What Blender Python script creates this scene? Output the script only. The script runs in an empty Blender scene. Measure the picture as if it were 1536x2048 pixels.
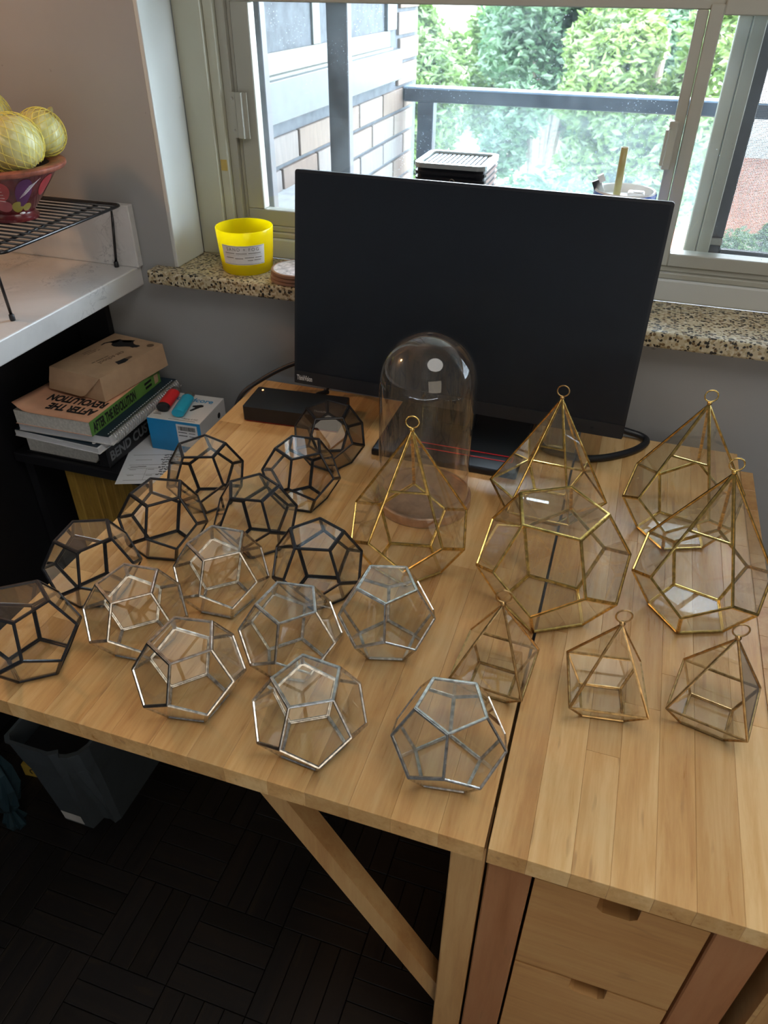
import bpy, bmesh, math, random
import numpy as np
from mathutils import Vector, Matrix

random.seed(7)
rng = np.random.default_rng(7)
PI = math.pi
S = bpy.context.scene
COL = S.collection

# ------------------------------------------------------------------ camera, sky, sun, lights, exposure
F_PX, CAM = 1479.47, Vector((0.0207, -1.1729, 1.3770))
YAW, PITCH, ROLL = -0.3121, 0.6291, 0.0071


def camera_axes():
    cy, sy, cp, sp = math.cos(YAW), math.sin(YAW), math.cos(PITCH), math.sin(PITCH)
    f = Vector((sy * cp, cy * cp, -sp)); r = Vector((cy, -sy, 0)); u = r.cross(f)
    cr, sr = math.cos(ROLL), math.sin(ROLL)
    return cr * r + sr * u, -sr * r + cr * u, f


cr_, cu_, cf_ = camera_axes()
cam_d = bpy.data.cameras.new('camera')
cam_d.sensor_fit = 'VERTICAL'; cam_d.sensor_height = 24.0; cam_d.sensor_width = 18.0
cam_d.lens = 24.0 * F_PX / 2048.0
cam_d.dof.use_dof = True; cam_d.dof.focus_distance = 0.95; cam_d.dof.aperture_fstop = 8.0
cam_d.clip_start = 0.02; cam_d.clip_end = 200
cam = bpy.data.objects.new('camera', cam_d); COL.objects.link(cam)
cam.matrix_world = Matrix(((cr_.x, cu_.x, -cf_.x, CAM.x), (cr_.y, cu_.y, -cf_.y, CAM.y), (cr_.z, cu_.z, -cf_.z, CAM.z), (0, 0, 0, 1)))
S.camera = cam

world = bpy.data.worlds.new('sky'); S.world = world; world.use_nodes = True
wn = world.node_tree.nodes; wn['Background'].inputs[0].default_value = (0.78, 0.89, 1.0, 1); wn['Background'].inputs[1].default_value = 14.5


def light(name, kind, loc, energy, color, to=None, **kw):
    d = bpy.data.lights.new(name, kind); d.energy = energy; d.color = color
    for k, v in kw.items(): setattr(d, k, v)
    o = bpy.data.objects.new(name, d); COL.objects.link(o); o.location = loc
    if to is not None: o.rotation_euler = (Vector(to) - Vector(loc)).to_track_quat('-Z', 'Y').to_euler()
    return o


light('sun', 'SUN', (6, -1, 8), 9.0, (1.0, 0.95, 0.86), to=(0, 0.35, 2.2), angle=0.02)
p_ = light('window_portal', 'AREA', (0.4, 0.33, 1.56), 1.0, (1, 1, 1), to=(0.4, -1, 1.56), shape='RECTANGLE', size=2.4, size_y=1.3)
p_.data.cycles.is_portal = True
light('overhead_fill', 'AREA', (0.45, -1.05, 2.46), 9, (1.0, 0.96, 0.90), to=(0.35, -0.95, 0), shape='DISK', size=1.1)  # unseen fill light added overhead to brighten the desk
light('rear_fill', 'AREA', (1.15, -2.6, 1.40), 7, (1.0, 0.87, 0.70), to=(0.1, -0.8, 0.5), shape='RECTANGLE', size=1.4, size_y=1.3)  # soft unseen fill added behind the camera to lift the drawer fronts
light('kitchen_light', 'POINT', (-1.44, -0.42, 1.78), 8.0, (1.0, 0.50, 0.21), shadow_soft_size=0.05)

S.view_settings.view_transform = 'Standard'; S.view_settings.look = 'None'
S.view_settings.exposure = 0.45; S.view_settings.gamma = 1.0; S.view_settings.use_curve_mapping = False
S.cycles.transparent_max_bounces = 48; S.cycles.max_bounces = 9
S.cycles.diffuse_bounces = 4; S.cycles.glossy_bounces = 4; S.cycles.transmission_bounces = 8
S.cycles.sample_clamp_indirect = 6.0; S.cycles.caustics_reflective = False; S.cycles.caustics_refractive = False


# ------------------------------------------------------------------ materials
class Nodes:
    def __init__(s, name):
        s.m = bpy.data.materials.new(name); s.m.use_nodes = True; s.t = s.m.node_tree; s.t.nodes.clear()
        s.out = s.n('ShaderNodeOutputMaterial')

    def n(s, kind, **kw):
        nd = s.t.nodes.new(kind)
        for k, v in kw.items():
            if hasattr(nd, k): setattr(nd, k, v)
            else: s.set(nd, k, v)
        return nd

    def set(s, nd, key, v):
        sock = nd.inputs[key]
        if isinstance(v, tuple) and len(v) == 3 and sock.type == 'RGBA': v = v + (1,)
        if hasattr(v, 'outputs'): s.t.links.new(v.outputs[0], sock)
        elif hasattr(v, 'is_output'): s.t.links.new(v, sock)
        else: sock.default_value = v

    def bsdf(s, **kw):
        b = s.n('ShaderNodeBsdfPrincipled')
        for k, v in kw.items(): s.set(b, k.replace('_', ' '), v)
        return b

    def finish(s, sh):
        s.t.links.new(sh.outputs[0], s.out.inputs[0]); return s.m

    def ramp(s, fac, stops, interp='LINEAR'):
        r = s.n('ShaderNodeValToRGB'); r.color_ramp.interpolation = interp
        while len(r.color_ramp.elements) < len(stops): r.color_ramp.elements.new(0.5)
        for e, (p, c) in zip(r.color_ramp.elements, stops): e.position = p; e.color = tuple(c) + (1,) if len(c) == 3 else c
        s.set(r, 0, fac); return r

    def coord(s, out='Object', scale=(1, 1, 1), loc=None):
        tc = s.n('ShaderNodeTexCoord'); mp = s.n('ShaderNodeMapping'); s.t.links.new(tc.outputs[out], mp.inputs[0])
        mp.inputs['Scale'].default_value = scale
        if loc is not None: s.set(mp, 'Location', loc)
        return mp

    def noise(s, vec, scale, detail=3, rough=0.55, dist=0.0):
        nd = s.n('ShaderNodeTexNoise'); s.set(nd, 'Vector', vec); s.set(nd, 'Scale', scale); s.set(nd, 'Detail', detail)
        s.set(nd, 'Roughness', rough); s.set(nd, 'Distortion', dist); return nd

    def math(s, op, a, b=0.0):
        nd = s.n('ShaderNodeMath', operation=op); s.set(nd, 0, a); s.set(nd, 1, b); return nd

    def mix(s, fac, a, b, blend='MIX'):
        nd = s.n('ShaderNodeMixRGB', blend_type=blend); s.set(nd, 0, fac); s.set(nd, 1, a); s.set(nd, 2, b); return nd

    def bump(s, h, strength=0.2, dist=0.002):
        nd = s.n('ShaderNodeBump'); s.set(nd, 'Height', h); s.set(nd, 'Strength', strength); s.set(nd, 'Distance', dist); return nd


def plain(name, col, rough=0.5, metal=0.0, var=0.06, spec=0.5, scale=30, bump=0.0, coat=0.0):
    k = Nodes(name); v = k.coord('Object'); ns = k.noise(v, scale, 4)
    dark = tuple(max(0, c * (1 - var * 2)) for c in col); lite = tuple(min(1, c * (1 + var)) for c in col)
    r = k.ramp(ns, [(0.3, dark), (0.7, lite)])
    b = k.bsdf(Base_Color=r, Roughness=rough, Metallic=metal, Specular_IOR_Level=spec, Coat_Weight=coat)
    if bump: k.set(b, 'Normal', k.bump(ns, bump, 0.002))
    return k.finish(b)


def wood(name, c0, c1, c2, axis='Y', rough=0.36, streak=(0.25, 0.12, 0.05), fine=1.0, var=0.22):
    k = Nodes(name); oi = k.n('ShaderNodeObjectInfo')
    off = k.n('ShaderNodeCombineXYZ')
    for i, f in enumerate((7.1, 13.7, 3.3)): k.set(off, i, k.math('MULTIPLY', oi.outputs['Random'], f))
    sc = {'X': (1.2, 16, 16), 'Y': (16, 1.2, 16), 'Z': (16, 16, 1.2)}[axis]
    v = k.coord('Object', sc, off)
    n1 = k.noise(v, 1.0, 3, 0.5, 0.6); n2 = k.noise(v, 5.5 * fine, 5, 0.7, 0.3)
    mixn = k.math('ADD', k.math('MULTIPLY', n1, 0.5), k.math('MULTIPLY', n2, 0.5))
    rm = k.ramp(mixn, [(0.37, c0), (0.5, c1), (0.62, c2)])
    # each stave has its own tone
    tone = k.ramp(oi.outputs['Random'], [(0.0, (1 - var, 1 - var * 1.15, 1 - var * 1.35)), (0.35, (0.97, 0.95, 0.93)), (0.7, (1.0, 1.0, 1.0)), (1.0, (1.06, 1.07, 1.08))])
    col = k.mix(1.0, rm, tone, 'MULTIPLY')
    sv = k.coord('Object', tuple(a * (1.6 if a > 2 else 3.2) for a in sc), off)
    sk = k.noise(sv, 4.0, 2, 0.4); skr = k.ramp(sk, [(0.66, (0, 0, 0)), (0.74, (1, 1, 1))])
    col2 = k.mix(k.math('MULTIPLY', skr, 0.4), col, streak)
    b = k.bsdf(Base_Color=col2, Roughness=k.math('ADD', k.math('MULTIPLY', n2, 0.18), rough - 0.09), Specular_IOR_Level=0.45)
    k.set(b, 'Normal', k.bump(n2, 0.06, 0.001))
    return k.finish(b)


def thin_glass(name, tint=(0.955, 0.965, 0.945), refl=1.8, dust=0.006, ior=1.5, dustscale=60, spots=0.0, dustcol=(0.85, 0.88, 0.9), through=False):
    k = Nodes(name)
    fr = k.n('ShaderNodeFresnel'); k.set(fr, 'IOR', ior)
    ge = k.n('ShaderNodeNewGeometry')
    front = k.math('SUBTRACT', 1.0, ge.outputs['Backfacing'])
    # frontfaces carry both surface reflections of the thin sheet; the back side only lets light through
    fac = k.math('MINIMUM', k.math('MULTIPLY', k.math('MULTIPLY', fr, refl), front), 0.92)
    tcol = k.mix(front, (1, 1, 1), tint)
    tr = k.n('ShaderNodeBsdfTransparent'); k.set(tr, 0, tcol)
    gl = k.n('ShaderNodeBsdfGlossy'); k.set(gl, 'Roughness', 0.02); k.set(gl, 0, (1, 1, 1))
    m1 = k.n('ShaderNodeMixShader'); k.set(m1, 0, fac); k.set(m1, 1, tr); k.set(m1, 2, gl)
    v = k.coord('Object'); ns = k.noise(v, dustscale, 5, 0.7)
    dr = k.ramp(ns, [(0.3, (0, 0, 0)), (0.75, (1, 1, 1))])
    dfac = k.math('MULTIPLY', k.math('MULTIPLY', dr, dust * 2), front)
    if spots > 0:
        vo = k.n('ShaderNodeTexVoronoi'); k.set(vo, 'Vector', v); k.set(vo, 'Scale', 260.0)
        sp = k.ramp(vo.outputs['Distance'], [(0.12, (1, 1, 1)), (0.2, (0, 0, 0))])
        nb = k.noise(v, 14, 3); nbr = k.ramp(nb, [(0.45, (0, 0, 0)), (0.65, (1, 1, 1))])
        dfac = k.math('MINIMUM', k.math('ADD', dfac, k.math('MULTIPLY', k.math('MULTIPLY', k.math('MULTIPLY', sp, nbr), spots), front)), 0.9)
    if through:
        df = k.n('ShaderNodeBsdfTranslucent')
    else:
        df = k.n('ShaderNodeBsdfDiffuse')
    k.set(df, 0, dustcol)
    m2 = k.n('ShaderNodeMixShader'); k.set(m2, 0, dfac); k.set(m2, 1, m1); k.set(m2, 2, df)
    return k.finish(m2)


def terrazzo(name):
    k = Nodes(name); v = k.coord('Object')
    vo = k.n('ShaderNodeTexVoronoi'); k.set(vo, 'Vector', v); k.set(vo, 'Scale', 230.0); k.set(vo, 'Randomness', 1.0)
    sep = k.n('ShaderNodeSeparateColor'); k.set(sep, 0, vo.outputs['Color'])
    chip = k.ramp(sep.outputs[0], [(0.0, (0.015, 0.013, 0.01)), (0.2, (0.14, 0.09, 0.04)), (0.33, (0.40, 0.33, 0.19)), (0.55, (0.52, 0.45, 0.30)), (0.78, (0.32, 0.23, 0.12)), (0.88, (0.60, 0.55, 0.42))], 'CONSTANT')
    v2 = k.n('ShaderNodeTexVoronoi'); k.set(v2, 'Vector', v); k.set(v2, 'Scale', 75.0)
    sep2 = k.n('ShaderNodeSeparateColor'); k.set(sep2, 0, v2.outputs['Color'])
    big = k.math('MULTIPLY', k.math('LESS_THAN', v2.outputs['Distance'], 0.36), k.math('LESS_THAN', sep2.outputs[1], 0.28))
    c = k.mix(big, chip, (0.03, 0.026, 0.02))
    grout = k.math('GREATER_THAN', vo.outputs['Distance'], 0.62)
    c2 = k.mix(k.math('MULTIPLY', grout, 0.8), c, (0.52, 0.46, 0.31))
    return k.finish(k.bsdf(Base_Color=c2, Roughness=0.3, Specular_IOR_Level=0.5))


def marble(name):
    k = Nodes(name); v = k.coord('Object', (1, 1, 1))
    n = k.noise(v, 5.0, 5, 0.6, 1.2); n2 = k.noise(v, 22, 4, 0.6, 2.0)
    vein = k.ramp(k.math('ABSOLUTE', k.math('SUBTRACT', n2, 0.5)), [(0.0, (0.30, 0.31, 0.34)), (0.012, (0.50, 0.50, 0.51)), (0.03, (0.62, 0.62, 0.62))])
    pale = k.ramp(n, [(0.3, (0.50, 0.50, 0.50)), (0.6, (0.62, 0.62, 0.62))])
    msk = k.ramp(k.noise(v, 9.0, 2), [(0.5, (0, 0, 0)), (0.62, (1, 1, 1))])
    c = k.mix(msk, pale, vein)
    return k.finish(k.bsdf(Base_Color=c, Roughness=0.3))


def painted(name, col, rough=0.45, dirt=0.12, scuff=0.6):
    k = Nodes(name); v = k.coord('Object')
    n = k.noise(v, 3.0, 4); n2 = k.noise(v, 40, 3, 0.6)
    r = k.ramp(n, [(0.3, tuple(c * (1 - dirt) for c in col)), (0.7, col)])
    sp = k.ramp(n2, [(0.735, (0, 0, 0)), (0.77, (1, 1, 1))])
    c = k.mix(k.math('MULTIPLY', sp, scuff), r, tuple(c * 0.45 for c in col))
    b = k.bsdf(Base_Color=c, Roughness=rough, Specular_IOR_Level=0.35); k.set(b, 'Normal', k.bump(k.noise(v, 90, 2), 0.05, 0.001))
    return k.finish(b)


def leaf_mat(name, c0, c1):
    k = Nodes(name); v = k.coord('Object'); n = k.noise(v, 3.5, 3, 0.6)
    c = k.ramp(n, [(0.3, c0), (0.7, c1)])
    d = k.n('ShaderNodeBsdfDiffuse'); k.set(d, 0, c); t = k.n('ShaderNodeBsdfTranslucent'); k.set(t, 0, c)
    g = k.n('ShaderNodeBsdfGlossy'); k.set(g, 'Roughness', 0.4)
    m = k.n('ShaderNodeMixShader'); k.set(m, 0, 0.45); k.set(m, 1, d); k.set(m, 2, t)
    m2 = k.n('ShaderNodeMixShader'); k.set(m2, 0, 0.05); k.set(m2, 1, m); k.set(m2, 2, g)
    return k.finish(m2)


def candle_glass(name):
    k = Nodes(name)
    b = k.bsdf(Base_Color=(0.92, 0.80, 0.01), Roughness=0.18, Specular_IOR_Level=0.5)
    t = k.n('ShaderNodeBsdfTranslucent'); k.set(t, 0, (0.98, 0.88, 0.02))
    m = k.n('ShaderNodeMixShader'); k.set(m, 0, 0.6); k.set(m, 1, b); k.set(m, 2, t)
    return k.finish(m)


def emis(name, col, s):
    k = Nodes(name); e = k.n('ShaderNodeEmission'); k.set(e, 0, col); k.set(e, 1, s); return k.finish(e)


def screen_mesh(name):
    k = Nodes(name); v = k.coord('Object', (1, 1, 1))
    sx = k.n('ShaderNodeSeparateXYZ'); k.set(sx, 0, v)
    def line(o): return k.math('LESS_THAN', k.math('FRACT', k.math('MULTIPLY', o, 420.0)), 0.3)
    w = k.math('MAXIMUM', line(sx.outputs[0]), line(sx.outputs[2]))
    t = k.n('ShaderNodeBsdfTransparent'); d = k.bsdf(Base_Color=(0.25, 0.25, 0.26), Roughness=0.5)
    m = k.n('ShaderNodeMixShader'); k.set(m, 0, w); k.set(m, 1, t); k.set(m, 2, d)
    return k.finish(m)


M = {}
M['wall'] = painted('wall_paint', (0.34, 0.345, 0.345), 0.6)
M['room_paint'] = painted('room_paint', (0.30, 0.295, 0.29), 0.6)
M['trim'] = painted('trim_paint', (0.58, 0.60, 0.58), 0.35, 0.1, 0.35)
M['cream'] = painted('cream_paint', (0.50, 0.50, 0.40), 0.35, 0.1, 0.3)
M['frame'] = painted('aluminium_frame', (0.40, 0.395, 0.335), 0.38, 0.1, 0.2)
M['frame_dark'] = plain('bronze_frame', (0.085, 0.085, 0.095), 0.45)
M['ceiling'] = plain('ceiling_paint', (0.42, 0.42, 0.41), 0.8)
M['birch'] = wood('birch_stave', (0.53, 0.285, 0.105), (0.66, 0.40, 0.162), (0.76, 0.515, 0.245), 'Y', rough=0.30)
M['birch_edge'] = wood('birch_edge', (0.48, 0.27, 0.105), (0.58, 0.35, 0.15), (0.66, 0.44, 0.20), 'X')
M['birch_x'] = wood('birch_drawer', (0.46, 0.225, 0.08), (0.57, 0.305, 0.115), (0.63, 0.37, 0.15), 'X', var=0.2)
M['birch_z'] = wood('birch_leg', (0.46, 0.24, 0.09), (0.56, 0.32, 0.13), (0.62, 0.39, 0.17), 'Z', var=0.15)
M['red_birch'] = wood('reddish_birch', (0.30, 0.12, 0.045), (0.38, 0.165, 0.07), (0.42, 0.20, 0.09), 'Z', var=0.15)
M['parquet'] = wood('dark_parquet', (0.005, 0.004, 0.005), (0.008, 0.0065, 0.0065), (0.016, 0.011, 0.008), 'X', 0.5, (0.03, 0.02, 0.010), 1.4, 0.5)
M['floor'] = plain('floor_underlay', (0.008, 0.006, 0.007), 0.6)
M['terrazzo'] = terrazzo('terrazzo')
M['marble'] = marble('marble_laminate')
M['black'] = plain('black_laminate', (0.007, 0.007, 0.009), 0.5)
M['black_plastic'] = plain('black_plastic', (0.008, 0.010, 0.015), 0.42)
M['black_wire'] = plain('black_coated_wire', (0.012, 0.012, 0.014), 0.22)
M['screen'] = plain('screen_panel', (0.006, 0.009, 0.015), 0.33, spec=0.4)
M['red_plastic'] = plain('red_plastic', (0.65, 0.02, 0.03), 0.35)
M['grey_print'] = plain('grey_print', (0.62, 0.63, 0.65), 0.4)
M['spine_grey'] = plain('spine_grey_print', (0.20, 0.21, 0.22), 0.5)
M['silver'] = plain('silver_came', (0.64, 0.61, 0.57), 0.24, 1.0, 0.25, scale=180)
M['black_came'] = plain('black_came', (0.022, 0.024, 0.03), 0.3, 0.35, 0.2, scale=180)
M['brass'] = plain('brass_came', (0.80, 0.55, 0.18), 0.2, 1.0, 0.25, scale=150)
M['antique_brass'] = plain('antique_brass_came', (0.52, 0.33, 0.14), 0.28, 1.0, 0.25, scale=150)
M['glass'] = thin_glass('clear_pane', spots=0.0)
M['dusty_glass'] = thin_glass('dusty_pane', (0.94, 0.95, 0.935), 1.8, 0.022, spots=0.25)
M['smoke_glass'] = thin_glass('smoked_pane', (0.70, 0.68, 0.66), 1.5, 0.01)
M['dome_glass'] = thin_glass('dome_glass', (0.95, 0.955, 0.945), 1.6, 0.008)
M['window_glass'] = thin_glass('window_pane', (0.93, 0.97, 0.98), 1.2, 0.03, dustscale=9, spots=0.35, dustcol=(0.72, 0.86, 0.95), through=True)
M['rail_glass'] = thin_glass('balustrade_pane', (0.80, 0.90, 0.93), 1.2, 0.055, dustscale=3, dustcol=(0.70, 0.85, 0.95), through=True)
M['copper'] = plain('copper_tray', (0.58, 0.37, 0.24), 0.32, 0.5, 0.12, scale=60)
M['brick'] = None
M['mortar'] = plain('mortar', (0.10, 0.11, 0.125), 0.9, var=0.15, bump=0.3)
M['concrete'] = plain('concrete', (0.36, 0.37, 0.38), 0.85, var=0.1)
M['grey_panel'] = plain('grey_metal_panel', (0.085, 0.10, 0.105), 0.5)
M['wing_frame'] = plain('grey_green_frame', (0.17, 0.18, 0.16), 0.5)
M['blue_rail'] = plain('blue_grey_rail', (0.03, 0.042, 0.06), 0.3, 0.0)
M['rail_sky_strip'] = plain('painted_rail_sky_reflection', (0.20, 0.29, 0.40), 0.25)  # sky reflection on the rail's top, painted in as pale blue
M['candle'] = candle_glass('yellow_candle_glass')
M['label'] = plain('silver_label', (0.72, 0.72, 0.72), 0.4)
M['ink'] = plain('black_ink', (0.012, 0.012, 0.014), 0.6)
M['grey_ink'] = plain('grey_ink', (0.14, 0.13, 0.11), 0.6)
M['kraft'] = plain('kraft_card', (0.50, 0.33, 0.20), 0.75, var=0.06)
M['kraft_ink'] = plain('brown_ink', (0.16, 0.10, 0.06), 0.7)
M['paper'] = plain('page_edges', (0.66, 0.63, 0.57), 0.8, var=0.1, scale=200)
M['white_paper'] = plain('white_paper', (0.74, 0.75, 0.77), 0.7, var=0.02)
M['peach'] = plain('peach_cover', (0.80, 0.42, 0.26), 0.45, var=0.08, scale=18)
M['green'] = plain('green_spine', (0.13, 0.30, 0.06), 0.45)
M['navy'] = plain('navy_cover', (0.012, 0.028, 0.045), 0.4)
M['coil'] = plain('wire_coil', (0.55, 0.53, 0.52), 0.3, 0.9)
M['white_card'] = plain('white_card', (0.70, 0.69, 0.67), 0.4, var=0.02)
M['blue_card'] = plain('blue_card', (0.01, 0.25, 0.55), 0.4, var=0.04)
M['blue_ink'] = plain('blue_ink', (0.02, 0.28, 0.55), 0.45)
M['lighter_red'] = plain('red_lighter', (0.80, 0.025, 0.03), 0.3, var=0.03)
M['lighter_blue'] = plain('turquoise_lighter', (0.02, 0.42, 0.62), 0.25, var=0.03)
M['steel'] = plain('steel', (0.42, 0.40, 0.36), 0.3, 1.0)
M['bamboo'] = wood('bamboo_slats', (0.20, 0.11, 0.015), (0.33, 0.19, 0.03), (0.42, 0.26, 0.05), 'Z', 0.5, (0.12, 0.06, 0.01), 3.0, 0.3)
M['bin'] = plain('grey_bin', (0.055, 0.068, 0.078), 0.5)
M['bin_in'] = plain('bin_liner', (0.008, 0.008, 0.01), 0.35)
M['bag'] = plain('dark_plastic_bag', (0.02, 0.045, 0.06), 0.25)
M['yellow_tag'] = plain('yellow_tag', (0.55, 0.38, 0.06), 0.5)
M['onion'] = None
M['net'] = plain('yellow_net', (0.80, 0.68, 0.14), 0.45, var=0.05)
M['lacquer'] = plain('maroon_lacquer', (0.12, 0.016, 0.02), 0.25, var=0.2, coat=0.4)
M['rim_wood'] = plain('worn_red_rim', (0.30, 0.09, 0.055), 0.45, var=0.35, scale=60)
M['bowl_in'] = plain('bowl_inside', (0.03, 0.018, 0.015), 0.5)
for nm, c in (('pt_red', (0.42, 0.04, 0.05)), ('pt_purple', (0.10, 0.02, 0.10)), ('pt_olive', (0.36, 0.30, 0.05)), ('pt_teal', (0.02, 0.15, 0.25)), ('pt_white', (0.85, 0.80, 0.80)), ('pt_pink', (0.38, 0.08, 0.11))):
    M[nm] = plain(nm, c, 0.3, var=0.12, coat=0.3)
M['speaker'] = plain('black_heater', (0.010, 0.010, 0.012), 0.35)
M['speaker_rim'] = plain('silver_rim', (0.55, 0.60, 0.58), 0.25, 0.6)
M['speaker_grid'] = plain('grey_grille', (0.60, 0.68, 0.75), 0.35, 0.3)
M['cup_blue'] = plain('blue_cup', (0.03, 0.10, 0.50), 0.25)
M['cup_white'] = plain('white_cup', (0.80, 0.83, 0.85), 0.3, var=0.02)
M['straw'] = plain('tan_straw', (0.42, 0.36, 0.14), 0.35)
M['coaster'] = plain('brown_coaster', (0.30, 0.16, 0.10), 0.5)
M['coaster_top'] = plain('coaster_print', (0.62, 0.56, 0.56), 0.3, var=0.3, scale=120)
M['tape'] = plain('ochre_tape', (0.50, 0.36, 0.10), 0.6)
M['led'] = emis('amber_led', (1.0, 0.45, 0.12), 6.0)
M['leaf0'] = leaf_mat('leaf_mid', (0.045, 0.10, 0.02), (0.12, 0.19, 0.05))
M['leaf1'] = leaf_mat('leaf_bright', (0.075, 0.14, 0.025), (0.18, 0.25, 0.07))
M['leaf2'] = leaf_mat('leaf_blue_green', (0.04, 0.10, 0.045), (0.10, 0.17, 0.09))
M['bark'] = plain('bark', (0.28, 0.23, 0.18), 0.9, var=0.2)
M['red_house'] = plain('red_brick_house', (0.55, 0.15, 0.09), 0.8, var=0.2, scale=3)
M['white_house'] = plain('white_house', (0.78, 0.72, 0.68), 0.8, var=0.05, scale=3)
M['house_glass'] = plain('dark_house_window', (0.06, 0.08, 0.10), 0.15)
M['lawn'] = plain('lawn', (0.16, 0.22, 0.09), 0.9, var=0.25, scale=1.0)
M['insect_screen'] = screen_mesh('insect_screen')
M['solder'] = plain('solder', (0.55, 0.47, 0.30), 0.35, 1.0, 0.2, scale=200)


def brick_mat():
    k = Nodes('tan_brick'); oi = k.n('ShaderNodeObjectInfo')
    c = k.ramp(oi.outputs['Random'], [(0, (0.15, 0.105, 0.08)), (0.4, (0.19, 0.145, 0.115)), (0.8, (0.205, 0.17, 0.145)), (1, (0.17, 0.15, 0.145))])
    n = k.noise(k.coord('Object', (1, 5, 1)), 12, 4); r = k.ramp(n, [(0.3, (0.8, 0.8, 0.82)), (0.7, (1.05, 1.05, 1.05))])
    b = k.bsdf(Base_Color=k.mix(1, c, r, 'MULTIPLY'), Roughness=0.85); k.set(b, 'Normal', k.bump(n, 0.2, 0.003)); return k.finish(b)


def onion_mat():
    k = Nodes('yellow_onion'); v = k.coord('Object', (1, 1, 0.25)); n = k.noise(v, 70, 3, 0.6, 0.4)
    c = k.ramp(n, [(0.3, (0.50, 0.44, 0.14)), (0.55, (0.66, 0.64, 0.30)), (0.75, (0.78, 0.76, 0.46))])
    sx = k.n('ShaderNodeSeparateXYZ'); k.set(sx, 0, k.coord('Object'))
    top = k.ramp(k.math('MULTIPLY', sx.outputs[2], 20.0), [(0.55, (0, 0, 0)), (0.95, (1, 1, 1))])
    c2 = k.mix(k.math('MULTIPLY', top, 0.7), c, (0.55, 0.33, 0.08))
    return k.finish(k.bsdf(Base_Color=c2, Roughness=0.33))


M['brick'] = brick_mat(); M['onion'] = onion_mat()


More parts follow.
